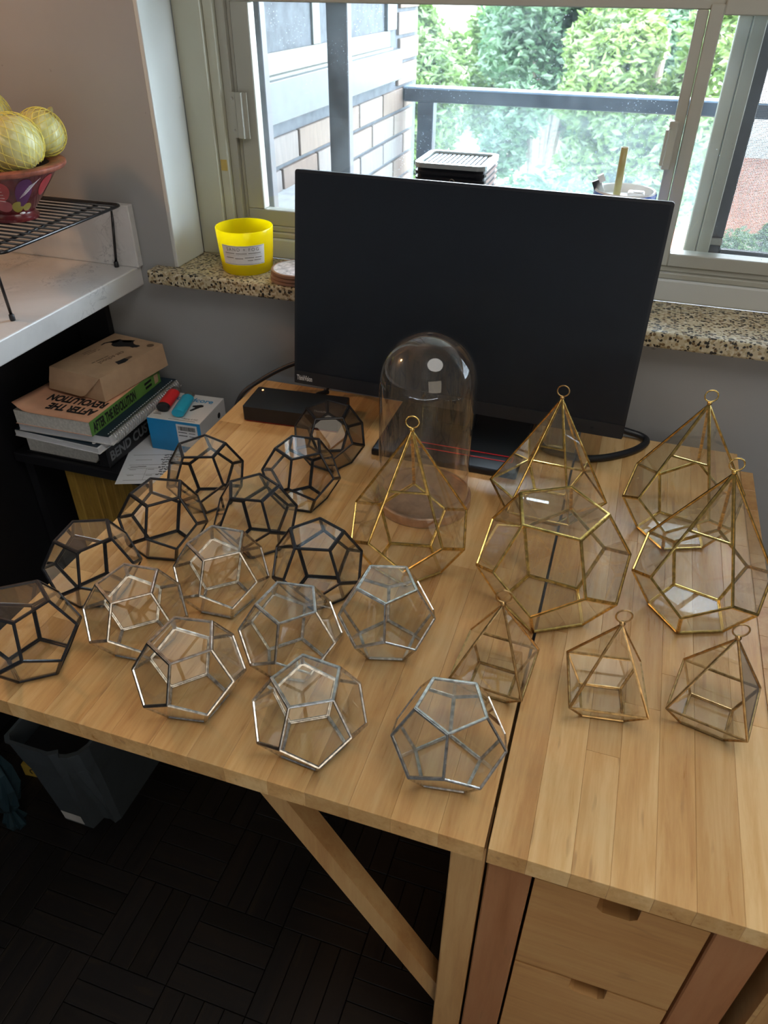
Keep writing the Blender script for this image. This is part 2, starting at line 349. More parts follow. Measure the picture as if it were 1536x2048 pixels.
# ------------------------------------------------------------------ geometry helpers
class MB:
    def __init__(s): s.v = []; s.f = []

    def add(s, vs, fs):
        o = len(s.v); s.v += [tuple(v) for v in vs]; s.f += [tuple(i + o for i in f) for f in fs]; return s

    def box(s, a, b, bev=0.0):
        (x0, y0, z0), (x1, y1, z1) = a, b
        if bev <= 0:
            return s.add([(x0, y0, z0), (x1, y0, z0), (x1, y1, z0), (x0, y1, z0), (x0, y0, z1), (x1, y0, z1), (x1, y1, z1), (x0, y1, z1)],
                         [(3, 2, 1, 0), (4, 5, 6, 7), (0, 1, 5, 4), (1, 2, 6, 5), (2, 3, 7, 6), (3, 0, 4, 7)])
        bm = bmesh.new(); bmesh.ops.create_cube(bm, size=1)
        for v in bm.verts: v.co = Vector(((x0 + x1) / 2 + v.co.x * (x1 - x0), (y0 + y1) / 2 + v.co.y * (y1 - y0), (z0 + z1) / 2 + v.co.z * (z1 - z0)))
        bmesh.ops.bevel(bm, geom=list(bm.edges), offset=bev, segments=1 if bev < 0.002 else 2, affect='EDGES', profile=0.5)
        return s.bm(bm)

    def bm(s, bm):
        bm.verts.index_update(); s.add([v.co.copy() for v in bm.verts], [[v.index for v in f.verts] for f in bm.faces]); bm.free(); return s

    def bar(s, a, b, w, h, up=(0, 0, 1)):
        a, b = Vector(a), Vector(b); d = (b - a).normalized(); up = Vector(up)
        x = d.cross(up)
        if x.length < 1e-5: x = d.cross(Vector((1, 0, 0)))
        x.normalize(); z = x.cross(d)
        vs = []
        for p in (a, b):
            for i, j in ((-1, -1), (1, -1), (1, 1), (-1, 1)): vs.append(p + x * i * w / 2 + z * j * h / 2)
        return s.add(vs, [(0, 1, 2, 3), (7, 6, 5, 4), (0, 4, 5, 1), (1, 5, 6, 2), (2, 6, 7, 3), (3, 7, 4, 0)])

    def tube(s, pts, r, n=8, closed=False, caps=True):
        pts = [Vector(p) for p in pts]; m = len(pts); rings = []; up = None
        for i, p in enumerate(pts):
            if closed: t = (pts[(i + 1) % m] - pts[i - 1]).normalized()
            else: t = (pts[min(i + 1, m - 1)] - pts[max(i - 1, 0)]).normalized()
            if up is None:
                up = t.cross(Vector((0, 0, 1)))
                if up.length < 1e-4: up = t.cross(Vector((1, 0, 0)))
                up.normalize()
            up = (up - t * up.dot(t)).normalized(); w = t.cross(up)
            rr = r[i] if isinstance(r, (list, tuple)) else r
            rings.append([p + (up * math.cos(2 * PI * k / n) + w * math.sin(2 * PI * k / n)) * rr for k in range(n)])
        vs = [v for q in rings for v in q]; fs = []
        for i in range(m if closed else m - 1):
            j = (i + 1) % m
            for k in range(n): fs.append((i * n + k, i * n + (k + 1) % n, j * n + (k + 1) % n, j * n + k))
        if caps and not closed: fs += [tuple(range(n))[::-1], tuple(range((m - 1) * n, m * n))]
        return s.add(vs, fs)

    def lathe(s, prof, n=48, c=(0, 0, 0), closed=False):
        vs = []; fs = []; m = len(prof)
        for r, z in prof:
            for k in range(n): vs.append((c[0] + max(r, 1e-5) * math.cos(2 * PI * k / n), c[1] + max(r, 1e-5) * math.sin(2 * PI * k / n), c[2] + z))
        for i in range(m if closed else m - 1):
            j = (i + 1) % m
            for k in range(n): fs.append((i * n + k, i * n + (k + 1) % n, j * n + (k + 1) % n, j * n + k))
        return s.add(vs, fs)

    def prism(s, poly, z0, z1, mat=None):
        n = len(poly); vs = [(x, y, z0) for x, y in poly] + [(x, y, z1) for x, y in poly]
        if mat is not None: vs = [mat @ Vector(v) for v in vs]
        return s.add(vs, [tuple(range(n))[::-1], tuple(range(n, 2 * n))] + [(i, (i + 1) % n, n + (i + 1) % n, n + i) for i in range(n)])

    def mesh(s, name, mat=None, smooth=False):
        me = bpy.data.meshes.new(name); me.from_pydata(s.v, [], s.f); me.update()
        if mat is not None: me.materials.append(M[mat] if isinstance(mat, str) else mat)
        if smooth: me.polygons.foreach_set('use_smooth', [True] * len(me.polygons))
        return me

    def build(s, name, mat, parent=None, smooth=False, at=None):
        return obj(name, s.mesh(name, mat, smooth), parent, at)


def obj(name, me, parent=None, at=None):
    o = bpy.data.objects.new(name, me); COL.objects.link(o)
    if parent is not None: o.parent = parent
    if at is not None: o.matrix_local = at if isinstance(at, Matrix) else Matrix.Translation(at)
    return o


def tag(o, label=None, cat=None, group=None, kind=None):
    if label: o['label'] = label
    if cat: o['category'] = cat
    if group: o['group'] = group
    if kind: o['kind'] = kind
    return o


def empty(name, loc, label=None, cat=None, group=None, rz=0.0, kind=None):
    o = bpy.data.objects.new(name, None); COL.objects.link(o); o.location = loc; o.rotation_euler = (0, 0, rz)
    o.empty_display_size = 0.02
    return tag(o, label, cat, group, kind)


def smooth_by_angle(o, ang=40):
    me = o.data; me.polygons.foreach_set('use_smooth', [True] * len(me.polygons)); me.set_sharp_from_angle(angle=math.radians(ang)); return o


def bbox_pts(x0, x1, y0, y1): return [(x0, y0), (x1, y0), (x1, y1), (x0, y1)]


def rounded_rect(x0, x1, y0, y1, r, n=4):
    pts = []
    for cx, cy, a in ((x1 - r, y0 + r, -PI / 2), (x1 - r, y1 - r, 0), (x0 + r, y1 - r, PI / 2), (x0 + r, y0 + r, PI)):
        for k in range(n + 1): t = a + k / n * PI / 2; pts.append((cx + r * math.cos(t), cy + r * math.sin(t)))
    return pts


def text_mesh(body, size, ext=0.0002, align='LEFT', bold=0.0, spacing=1.0):
    cu = bpy.data.curves.new('txt', 'FONT'); cu.body = body; cu.size = size; cu.extrude = ext; cu.align_x = align; cu.offset = bold
    cu.space_character = spacing; cu.resolution_u = 3
    o = bpy.data.objects.new('txt', cu); COL.objects.link(o)
    bpy.context.view_layer.update()
    me = bpy.data.meshes.new_from_object(o.evaluated_get(bpy.context.evaluated_depsgraph_get()))
    bpy.data.objects.remove(o); bpy.data.curves.remove(cu)
    return me


def frame_mat(origin, xdir, ydir):
    x = Vector(xdir).normalized(); y = Vector(ydir); y = (y - x * y.dot(x)).normalized(); z = x.cross(y)
    return Matrix(((x.x, y.x, z.x, origin[0]), (x.y, y.y, z.y, origin[1]), (x.z, y.z, z.z, origin[2]), (0, 0, 0, 1)))


def text(name, body, size, mat4, mat, parent, sx=1.0, align='LEFT', bold=0.0, spacing=1.0):
    me = text_mesh(body, size, 0.00012, align, bold, spacing)
    if sx != 1.0: me.transform(Matrix.Diagonal((sx, 1, 1, 1)))
    me.materials.clear(); me.materials.append(M[mat])
    return obj(name, me, parent, mat4)


def print_lines(parent, mat4, rows, h, mat):
    m = MB()
    for (x, y, w) in rows: m.box((x, y, 0), (x + w, y + h, 0.0002))
    return m.build('small_print', mat, parent, at=mat4)


DZ = 0.74          # desk top height
WY = 0.055         # face of the back wall
SILL = 0.92        # top of the window sill
CTZ = 0.916        # countertop height


def structure(name, mb, mat, parent=None):
    o = mb.build(name, mat, parent)
    if parent is None: o['kind'] = 'structure'
    return o


# ------------------------------------------------------------------ room shell
fl = structure('floor', MB().box((-1.53, -3.2, -0.12), (1.95, WY + 0.2, -0.008)), 'floor')
tile = 0.148; nf = 4; fw = tile / nf
finger = MB().box((-tile / 2 + 0.0006, -fw / 2 + 0.0005, -0.008), (tile / 2 - 0.0006, fw / 2 - 0.0005, 0.0), 0.0008).mesh('plank', 'parquet')
cells = []
for i in range(-13, 17):
    for j in range(-27, 3):
        cx, cy = i * tile + 0.03, j * tile + 0.04
        if -1.46 < cx < 1.88 and -3.1 < cy < 0.0: cells.append((i, j, cx, cy))


def in_view(c):
    return -1.02 < c[2] < 0.02 and -1.02 < c[3] < -0.36


near = sorted([c for c in cells if in_view(c)], key=lambda c: (c[2] + 0.45) ** 2 + (c[3] + 0.72) ** 2)[:60]
nearset = {(c[0], c[1]) for c in near}
rest = MB()
for (i, j, cx, cy) in cells:
    turn = (i + j) % 2
    for k in range(nf):
        o_ = (k - (nf - 1) / 2) * fw
        x, y = (cx, cy + o_) if not turn else (cx + o_, cy)
        if (i, j) in nearset:
            q = obj('plank', finger, fl, Matrix.Translation((x, y, random.uniform(-0.0006, 0.0))) @ Matrix.Rotation(turn * PI / 2, 4, 'Z'))
        else:
            hx, hy = (tile / 2 - 0.0006, fw / 2 - 0.0005) if not turn else (fw / 2 - 0.0005, tile / 2 - 0.0006)
            rest.box((x - hx, y - hy, -0.008), (x + hx, y + hy, -0.0003))
ro = rest.build('parquet_field', 'parquet', fl); ro['kind'] = 'stuff'

wb = MB()
WB2 = 0.30
wb.box((-1.65, WY, 0), (1.95, WB2, SILL - 0.025)).box((-1.65, WY, SILL - 0.025), (-0.80, WB2, 2.6)).box((1.62, WY, SILL - 0.025), (1.95, WB2, 2.6)).box((-0.80, WY, 2.22), (1.62, WB2, 2.6))
structure('wall_back', wb, 'wall')
structure('wall_left', MB().box((-1.65, -3.3, 0), (-1.53, WY, 2.6)), 'wall')
structure('wall_right', MB().box((1.95, -3.3, 0), (2.1, WB2, 2.6)), 'room_paint')
structure('wall_rear', MB().box((-1.65, -3.42, 0), (2.1, -3.3, 2.6)), 'room_paint')
structure('ceiling', MB().box((-1.75, -3.45, 2.5), (2.15, 0.36, 2.7)), 'ceiling')

sill = MB(); sill.box((-0.842, 0.021, SILL - 0.026), (1.66, 0.172, SILL), 0.004)
structure('window_sill', sill, 'terrazzo')

# window: one piece of the setting with its parts
wnd = empty('window_1', (0, 0, 0), kind='structure')
wnd['label'] = 'cream aluminium sliding window above the terrazzo sill'


def wpart(name, boxes, mat='frame', bev=0.0015):
    m = MB()
    for a, b in boxes: m.box(a, b, bev)
    return m.build(name, mat, wnd)


wpart('jamb_board', [((-0.80, WY - 0.001, SILL), (-0.791, 0.152, 2.22))], 'trim', 0.002)
wpart('jamb_casing', [((-0.795, 0.158, SILL), (-0.741, 0.192, 2.22))], 'cream', 0.002)
wpart('jamb_moulding', [((-0.7405, 0.166, SILL), (-0.7225, 0.192, 2.22))], 'cream', 0.002)
wpart('frame_jamb', [((-0.722, 0.176, SILL), (-0.706, 0.235, 2.22)), ((-0.706, 0.186, SILL), (-0.698, 0.235, 2.22))])
wpart('stool_board', [((-0.80, 0.168, SILL), (1.62, 0.20, 0.958))], 'trim', 0.003)
wpart('frame_sill', [((-0.70, 0.172, 0.958), (1.60, 0.24, 0.968)), ((-0.70, 0.180, 0.968), (1.60, 0.24, 0.978))])
# left sash
wpart('sash_rail', [((-0.698, 0.183, 0.978), (0.068, 0.207, 1.007))])
wpart('sash_rail', [((-0.698, 0.183, 1.338), (0.09, 0.207, 1.372)), ((-0.698, 0.178, 1.372), (1.60, 0.24, 1.40))])
wpart('sash_stile', [((-0.698, 0.183, 1.007), (-0.664, 0.207, 1.338))])
wpart('sash_stile', [((0.050, 0.181, 1.007), (0.066, 0.207, 1.338))])
wpart('sash_stile', [((0.0672, 0.176, 0.978), (0.0865, 0.207, 1.345))])
wpart('pane', [((-0.668, 0.193, 1.003), (0.054, 0.197, 1.342))], 'window_glass', 0)
# right sash
wpart('sash_rail', [((0.0865, 0.176, 0.978), (1.58, 0.207, 0.999))])
wpart('sash_rail', [((0.0865, 0.176, 1.332), (1.58, 0.207, 1.372))])
wpart('sash_stile', [((1.54, 0.176, 0.999), (1.58, 0.207, 1.332))])
wpart('pane', [((0.082, 0.190, 0.996), (1.545, 0.194, 1.336))], 'window_glass', 0)
# upper light above the rail
wpart('pane', [((-0.70, 0.193, 1.40), (1.60, 0.197, 2.18))], 'window_glass', 0)
wpart('head_rail', [((-0.80, 0.17, 2.18), (1.62, 0.235, 2.22))])
wpart('frame_jamb', [((1.58, 0.17, SILL), (1.62, 0.235, 2.2))])
# outer window and screen
wpart('outer_sash_bar', [((-0.55, 0.250, 0.955), (-0.511, 0.272, 2.2))], 'frame_dark')
wpart('outer_sash_bar', [((-0.722, 0.245, 0.955), (-0.673, 0.268, 2.2))], 'frame_dark')
wpart('outer_stile', [((0.112, 0.245, 0.962), (0.131, 0.272, 2.2))])
wpart('outer_stile', [((0.1318, 0.240, 0.962), (0.152, 0.268, 2.2))])
wpart('screen_frame', [((0.1525, 0.262, 0.955), (0.172, 0.276, 2.2))], 'frame_dark')
wpart('screen_frame', [((0.172, 0.262, 0.962), (1.58, 0.276, 0.990))], 'frame_dark')
wpart('outer_sill', [((-0.722, 0.24, 0.935), (1.60, 0.30, 0.955))], 'frame_dark')
wpart('insect_screen', [((0.172, 0.2685, 0.990), (1.58, 0.2695, 2.2))], 'insect_screen', 0)
# latch keeper, latch handle, screen clip, tape
kp = MB(); kp.prism([(-0.712, 0.1745), (-0.700, 0.1745), (-0.697, 0.170), (-0.686, 0.170), (-0.684, 0.1745), (-0.677, 0.1745), (-0.677, 0.177), (-0.712, 0.177)], 1.131, 1.205)
ko = kp.build('latch_keeper', 'frame', wnd)
for z in (1.143, 1.195):
    MB().lathe([(0, 0), (0.0026, 0), (0.0026, 0.0012), (0, 0.0016)], 10).build('screw', 'steel', ko, at=Matrix.Translation((-0.706, 0.1745, z)) @ Matrix.Rotation(PI / 2, 4, 'X'))
lh = MB(); lh.box((0.044, 0.168, 1.128), (0.058, 0.182, 1.197), 0.002)
lo = lh.build('latch_handle', 'frame', wnd)
MB().tube([(0.045, 0.168, 1.186), (0.043, 0.156, 1.186), (0.043, 0.156, 1.137), (0.045, 0.168, 1.137)], 0.003, 6).build('pull', 'frame', lo)
MB().box((0.150, 0.255, 0.998), (0.172, 0.262, 1.010), 0.001).build('screen_clip', 'steel', wnd, at=Matrix.Translation((0, 0, 0)))
MB().box((-0.738, 0.1655, 1.075), (-0.725, 0.1675, 1.094)).build('tape', 'tape', wnd)

# ------------------------------------------------------------------ balcony and neighbouring wing outside
structure('balcony_floor', MB().box((-0.8, 0.30, -0.14), (4.5, 1.75, -0.02)), 'concrete')
structure('balcony_above', MB().box((-3.0, 0.36, 2.62), (4.5, 1.80, 2.80)), 'concrete')
wing = structure('wall_wing', MB().box((-3.0, 0.30, -6.0), (-0.806, 1.72, 5.0)), 'mortar')
brick_me = MB().box((-0.006, -0.105, -0.030), (0.006, 0.105, 0.030), 0.0018).mesh('brick', 'brick')
half_me = MB().box((-0.006, -0.0475, -0.030), (0.006, 0.0475, 0.030), 0.0018).mesh('brick', 'brick')
zc0 = 1.0748 - 0.035
for row in range(-6, 5):
    z = zc0 + row * 0.07
    offs = (0.03 if row % 2 == 0 else -0.08)
    yb = 0.634 + 0.11 + offs
    for k in range(-3, 7):
        y = yb + k * 0.22
        if y - 0.105 < 0.32: continue
        if z > 1.075 and y - 0.105 < 1.47: continue
        if y + 0.105 > 1.715:
            if y - 0.105 < 1.60: obj('brick', half_me, wing, (-0.802 + random.uniform(-0.001, 0.001), min(y - 0.0575, 1.715 - 0.048), z))
            continue
        obj('brick', brick_me, wing, (-0.802 + random.uniform(-0.0012, 0.0012), y, z))
    if z > 1.075: obj('brick', brick_me, wing, (-0.802, 1.585 if row % 2 else 1.60, z))
w2 = empty('window_2', (0, 0, 0), kind='structure')
MB().box((-0.82, 0.32, 1.104), (-0.775, 1.452, 1.187), 0.002).build('apron_panel', 'grey_panel', w2)
MB().box((-0.86, 0.32, 1.187), (-0.79, 1.40, 1.193)).build('sill_flashing', 'wing_frame', w2)
MB().box((-0.84, 0.32, 1.193), (-0.80, 1.40, 1.236), 0.002).build('bottom_rail', 'wing_frame', w2)
MB().box((-0.84, 0.79, 1.236), (-0.80, 0.836, 2.2), 0.002).build('mullion', 'wing_frame', w2)
MB().box((-0.83, 1.36, 1.236), (-0.795, 1.452, 2.2), 0.002).build('side_stile', 'grey_panel', w2)
for ya, yb in ((0.32, 0.79), (0.836, 1.36)):
    MB().box((-0.824, ya, 1.236), (-0.818, yb, 2.2)).build('pane', 'house_glass', w2)
structure('trim_1', MB().box((-0.81, 0.30, 0.80), (-0.70, 0.80, 0.955), 0.004), 'concrete')

rl = empty('balcony_railing', (0, 1.56, 0), 'blue-grey metal balcony railing with a clear glass panel outside the window', 'railing')
MB().box((-0.795, -0.03, 1.030), (4.4, 0.03, 1.073), 0.006).build('top_rail', 'blue_rail', rl)
MB().box((-0.795, -0.0305, 1.0685), (4.4, 0.0305, 1.0745), 0.002).build('rail_sky_strip', 'rail_sky_strip', rl)  # added strip that carries the painted sky reflection
for x in (-0.718, 0.9, 2.5): MB().box((x - 0.028, -0.022, -0.02), (x + 0.028, 0.022, 1.031), 0.003).build('post', 'blue_rail', rl)
for a, b in ((-0.69, 0.872), (0.928, 2.472)): MB().box((a, -0.004, 0.05), (b, 0.004, 1.029)).build('glass_panel', 'rail_glass', rl)


def make_tree(x, y, zc, rx, rz, n, leaf, mat, label, base=-9.0, blobs=26, seed=1):
    g = np.random.default_rng(seed)
    root = empty('tree', (x, y, base), label, 'tree', 'trees beyond the balcony')
    tm = MB(); H = zc - base
    tm.tube([(0, 0, 0), (0.08, 0.03, H * 0.45), (-0.05, 0, H * 0.8), (0.02, 0, H + rz * 0.4)], [0.22, 0.17, 0.11, 0.04], 10)
    bl = []
    for _ in range(blobs):
        d = g.normal(size=3); d /= np.linalg.norm(d); d *= g.uniform(0.35, 0.9)
        bl.append((np.array([d[0] * rx, d[1] * rx, H + d[2] * rz]), g.uniform(0.28, 0.5) * rx))
    for c, r in bl[:12]:
        tm.tube([(0, 0, H * 0.72), tuple(c * np.array([.5, .5, 1]) + np.array([0, 0, -r * 0.5])), tuple(c)], [0.07, 0.045, 0.015], 6)
    tm.build('trunk', 'bark', root)
    vs = []; fs = []; per = n // blobs
    for c, r in bl:
        d = g.normal(size=(per, 3)); d /= np.linalg.norm(d, axis=1)[:, None]
        P = c + d * (r * g.uniform(0.55, 1.0, size=(per, 1)))
        a = g.normal(size=(per, 3)); a[:, 2] *= 0.5; a /= np.linalg.norm(a, axis=1)[:, None]
        b = np.cross(a, d + g.normal(size=(per, 3)) * 0.6); b /= np.linalg.norm(b, axis=1)[:, None] + 1e-9
        L = leaf * g.uniform(0.6, 1.3, size=(per, 1)); nrm = np.cross(a, b)
        q0 = P - a * L; q1 = P + b * L * 0.42 + nrm * L * 0.15; q2 = P + a * L; q3 = P - b * L * 0.42 + nrm * L * 0.15
        base_i = len(vs)
        vs += np.stack([q0, q1, q2, q3], 1).reshape(-1, 3).tolist()
        for k in range(per):
            i = base_i + 4 * k; fs.append((i, i + 1, i + 2)); fs.append((i, i + 2, i + 3))
    me = bpy.data.meshes.new('foliage'); me.from_pydata(vs, [], fs); me.update(); me.materials.append(M[mat])
    o = obj('foliage', me, root); o['kind'] = 'stuff'
    return root


make_tree(-2.9, 8.2, 0.3, 1.05, 1.7, 26000, 0.062, 'leaf0', 'leafy green tree seen just right of the brick wall', seed=3)
make_tree(-0.05, 8.3, 0.3, 1.05, 1.6, 26000, 0.06, 'leaf1', 'bright yellow-green tree left of the window latch', seed=5)
make_tree(-0.95, 5.5, -0.75, 0.95, 0.75, 24000, 0.05, 'leaf2', 'lower blue-green tree crown behind the balcony glass', seed=8)
make_tree(-1.55, 11.4, 0.5, 1.25, 2.0, 24000, 0.075, 'leaf2', 'distant blue-green tree in the middle of the window view', seed=11)
make_tree(1.45, 9.6, -1.9, 0.6, 0.8, 12000, 0.055, 'leaf0', 'small tree in front of the red house at far right', seed=13)
k_ = 0
for yy, xs in ((14.9, (-4.6, -1.6)), (18.0, (-6.2, -3.2, -0.2))):
    for xx in xs:
        make_tree(xx, yy, -0.5, 1.1, 1.5, 16000, 0.10, ('leaf0', 'leaf2', 'leaf1')[k_ % 3], ('%s tree of the %s row beyond the garden, %s' % (('green', 'blue-green', 'yellow-green')[k_ % 3], 'farther' if yy > 16 else 'nearer', ('leftmost', 'second from left', 'third from left', 'rightmost')[xs.index(xx)])), seed=30 + k_)
        k_ += 1
structure('ground', MB().box((-40, 2.2, -9.6), (40, 60, -9.0)), 'lawn')


def house(name, x0, x1, y0, y1, z0, z1, mat, label, wins, roofmat=None):
    r = empty(name, ((x0 + x1) / 2, y0, z0), label, 'building'); ox, oy, oz = r.location
    MB().box((x0 - ox, 0, 0), (x1 - ox, y1 - y0, z1 - z0)).build('wall', mat, r)
    if roofmat: MB().prism([(x0 - ox - 0.3, -0.4), (x1 - ox + 0.3, -0.4), (x1 - ox + 0.3, y1 - y0 + 0.4), (x0 - ox - 0.3, y1 - y0 + 0.4)], z1 - z0, z1 - z0 + 0.25).build('roof', roofmat, r)
    for (a, b, c, d) in wins:
        f = MB().box((a - ox, -0.06, c - oz), (b - ox, 0.02, d - oz)).build('window', 'white_house', r)
        MB().box((a - ox + 0.08, -0.075, c - oz + 0.08), (b - ox - 0.08, -0.05, d - oz - 0.08)).build('pane', 'house_glass', f)
    return r


house('red_house', 0.2, 6.5, 12.0, 14.8, -9.0, -0.75, 'red_house', 'red brick house low down behind the window screen', [(2.3, 3.0, -4.2, -2.9)], 'concrete')
house('pale_house', 0.15, 7.0, 20.2, 26.0, -9.0, 4.5, 'white_house', 'pale house beyond the trees at upper right of window', [(1.3, 2.1, -1.2, 0.2), (2.8, 3.6, -1.2, 0.2)])
house('pink_house', -9.0, -2.2, 22.0, 28.0, -9.0, 2.6, 'white_house', 'pale house glimpsed through the trees on the left', [(-5.2, -4.2, -2.5, -0.6), (-3.6, -2.8, -2.5, -0.6)])

# ------------------------------------------------------------------ desk (drop-leaf table with drawers)
desk = empty('gateleg_desk', (0, -0.40, 0), 'birch drop-leaf desk with a centre drawer cabinet, holding the glass terrariums', 'desk')
desk_inv = Matrix.Translation((0, 0.40, 0))
TH = 0.0235


def dpart(name, mb, mat, parent=desk, smooth=False):
    for i, v in enumerate(mb.v): mb.v[i] = (v[0], v[1] + 0.40, v[2])
    return mb.build(name, mat, parent, smooth)


leaf = dpart('leaf_top', MB().box((-0.604, -0.795, DZ - TH - 0.004), (-0.008, -0.005, DZ - TH)), 'birch_edge')
centre = dpart('centre_top', MB().box((0.004, -0.795, DZ - TH - 0.004), (0.25, -0.005, DZ - TH)), 'birch_edge')


def staves(parent, x0, x1, widths, seed):
    r = random.Random(seed); x = x0
    tot = sum(widths); sc = (x1 - x0) / tot
    for i, w in enumerate(widths):
        w *= sc; cuts = [-0.80]
        y = -0.80 + r.uniform(0.12, 0.5)
        while y < -0.10: cuts.append(y); y += r.uniform(0.26, 0.55)
        cuts.append(0.0)
        for a, b in zip(cuts[:-1], cuts[1:]):
            g = 0.00006; dz = r.uniform(-0.0001, 0)
            cx, cy = x + w / 2, (a + b) / 2
            m = MB().box((-w / 2 + g, -(b - a) / 2 + g, -TH), (w / 2 - g, (b - a) / 2 - g, 0), 0.0003)
            m.build('stave', 'birch', parent, at=(cx, cy + 0.40, DZ + dz))
        x += w


staves(leaf, -0.6085, -0.0022, [4.2, 3.9, 4.6, 4.3, 3.8, 4.5, 4.2, 4.0, 4.6, 3.9, 4.4, 4.1, 4.5, 4.2], 3)
staves(centre, 0.0012, 0.2535, [3.6, 3.9, 3.4, 3.8, 3.5, 3.9, 3.6], 9)
# gate leg, brace and drawer cabinet
dpart('leg', MB().box((-0.0345, -0.785, 0), (-0.0005, -0.738, DZ - TH - 0.004), 0.002), 'birch_z')
dpart('brace', MB().bar((-0.262, -0.757, 0.712), (-0.018, -0.757, 0.296), 0.026, 0.024, up=(0, 1, 0)), 'birch_z')
dpart('stretcher', MB().box((-0.0345, -0.738, 0.10), (-0.012, -0.06, 0.145), 0.002), 'birch')
dpart('stile', MB().box((0.0025, -0.787, 0), (0.0445, -0.747, DZ - TH - 0.004), 0.0015), 'red_birch')
dpart('stile', MB().box((0.2065, -0.787, 0), (0.2505, -0.747, DZ - TH - 0.004), 0.0015), 'red_birch')
dpart('cabinet_side', MB().box((0.0025, -0.747, 0.05), (0.018, -0.03, DZ - TH - 0.004)), 'birch_z')
dpart('cabinet_side', MB().box((0.235, -0.747, 0.05), (0.2505, -0.03, DZ - TH - 0.004)), 'birch_z')
dpart('cabinet_back', MB().box((0.018, -0.05, 0.05), (0.235, -0.03, DZ - TH - 0.004)), 'birch_z')


dl = dpart('drop_leaf', MB().box((0.262, -0.799, 0.105), (0.266, -0.001, 0.709)), 'birch_edge')
for k in range(14):
    w_ = 0.798 / 14
    MB().box((0.0, -w_ / 2 + 0.0001, 0.0), (0.0195, w_ / 2 - 0.0001, 0.608), 0.0004).build('stave', 'birch_z', dl, at=(0.2662, -0.799 + 0.40 + (k + 0.5) * w_, 0.102))


def drawer(z0, z1):
    x0, x1 = 0.0475, 0.2035; xm = (x0 + x1) / 2
    nw, nd, c = 0.0185, 0.023, 0.006
    poly = [(x0, z0), (x1, z0), (x1, z1), (xm + nw, z1), (xm + nw, z1 - nd + c), (xm + nw - c, z1 - nd), (xm - nw + c, z1 - nd), (xm - nw, z1 - nd + c), (xm - nw, z1), (x0, z1)]
    mb = MB(); n = len(poly); y0, y1 = -0.7855, -0.767
    tri = [(0, 1, 2, 3, 4, 5, 6, 7, 8, 9)]
    mb.add([(x, y0, z) for x, z in poly] + [(x, y1, z) for x, z in poly], [tuple(range(n)), tuple(range(n, 2 * n))[::-1]] + [(i, n + i, n + (i + 1) % n, (i + 1) % n) for i in range(n)])
    o = dpart('drawer', mb, 'birch_x')
    b = MB().box((x0 + 0.006, -0.767, z0 + 0.006), (x1 - 0.006, -0.755, z1 - 0.030)).box((x0 + 0.006, -0.755, z0 + 0.006), (x0 + 0.014, -0.1, z1 - 0.02)).box((x1 - 0.014, -0.755, z0 + 0.006), (x1 - 0.006, -0.1, z1 - 0.02)).box((x0 + 0.006, -0.755, z0 + 0.004), (x1 - 0.006, -0.1, z0 + 0.008))
    dpart('drawer_box', b, 'birch_x', o)
    return o


drawer(0.522, 0.690); drawer(0.348, 0.518); drawer(0.174, 0.344)


# ------------------------------------------------------------------ glass terrariums
def inset(poly, s, n):
    m = len(poly); out = []
    for i in range(m):
        p0, p1, p2 = poly[i - 1], poly[i], poly[(i + 1) % m]
        e1 = (p1 - p0).normalized(); e2 = (p2 - p1).normalized()
        n1 = n.cross(e1); n2 = n.cross(e2)
        b = (n1 + n2); b = b / b.dot(n1) if abs(b.dot(n1)) > 1e-6 else n1
        if b.length > 3.0: b = b.normalized() * 3.0
        out.append(p1 + b * s)
    return out


def came(mb, poly, n, w, t):
    prof = [(0.05, -0.5), (0.2, 0.0), (0.82, 0.0), (1.0, -0.5), (0.82, -1.0), (0.18, -1.0)]
    m = len(poly); vs = []
    for s, d in prof: vs += [p + n * (d * t) for p in inset(poly, s * w, n)]
    fs = []
    k = len(prof)
    for a in range(k):
        b = (a + 1) % k
        for i in range(m): j = (i + 1) % m; fs.append((a * m + i, a * m + j, b * m + j, b * m + i))
    mb.add(vs, fs)


def pane_mesh(poly, n, t, w):
    q = inset(poly, w * 0.45, n); m = len(q); mb = MB()
    vs = [p - n * (t * 0.68) for p in q] + [p - n * (t * 0.32) for p in q]
    mb.add(vs, [tuple(range(m))[::-1], tuple(range(m, 2 * m))] + [(i, (i + 1) % m, m + (i + 1) % m, m + i) for i in range(m)])
    return mb


def orient(poly, centre_):
    n = (poly[1] - poly[0]).cross(poly[2] - poly[1]).normalized()
    c = sum(poly, Vector()) / len(poly)
    if n.dot(c - centre_) < 0: poly = poly[::-1]; n = -n
    return poly, n


def poly_terrarium(polys, centre_, w, t):
    """polys: glazed faces (lists of Vector). Returns the frame builder and the pane builders."""
    fr = MB(); panes = []
    for p in polys:
        p, n = orient(p, centre_); came(fr, p, n, w, t); panes.append(pane_mesh(p, n, t, w))
    return fr, panes


def ring(n, r, z, off=0.0): return [Vector((r * math.cos(off + 2 * PI * k / n), r * math.sin(off + 2 * PI * k / n), z)) for k in range(n)]


PHI = (1 + 5 ** 0.5) / 2


def dodeca_faces(a):
    r1 = a / (2 * math.sin(PI / 5)); r2 = r1 * PHI; H = 2 * 1.113516 * a; z1 = math.sqrt(a * a - (r2 - r1) ** 2); z2 = H - z1
    t = ring(5, r1, H); u = ring(5, r2, z2); l = ring(5, r2, z1, PI / 5); b = ring(5, r1, 0, PI / 5)
    up = [[t[k], t[(k + 1) % 5], u[(k + 1) % 5], l[k], u[k]] for k in range(5)]
    lo = [[l[k], u[(k + 1) % 5], l[(k + 1) % 5], b[(k + 1) % 5], b[k]] for k in range(5)]
    return t, up, lo, b, Vector((0, 0, H / 2))


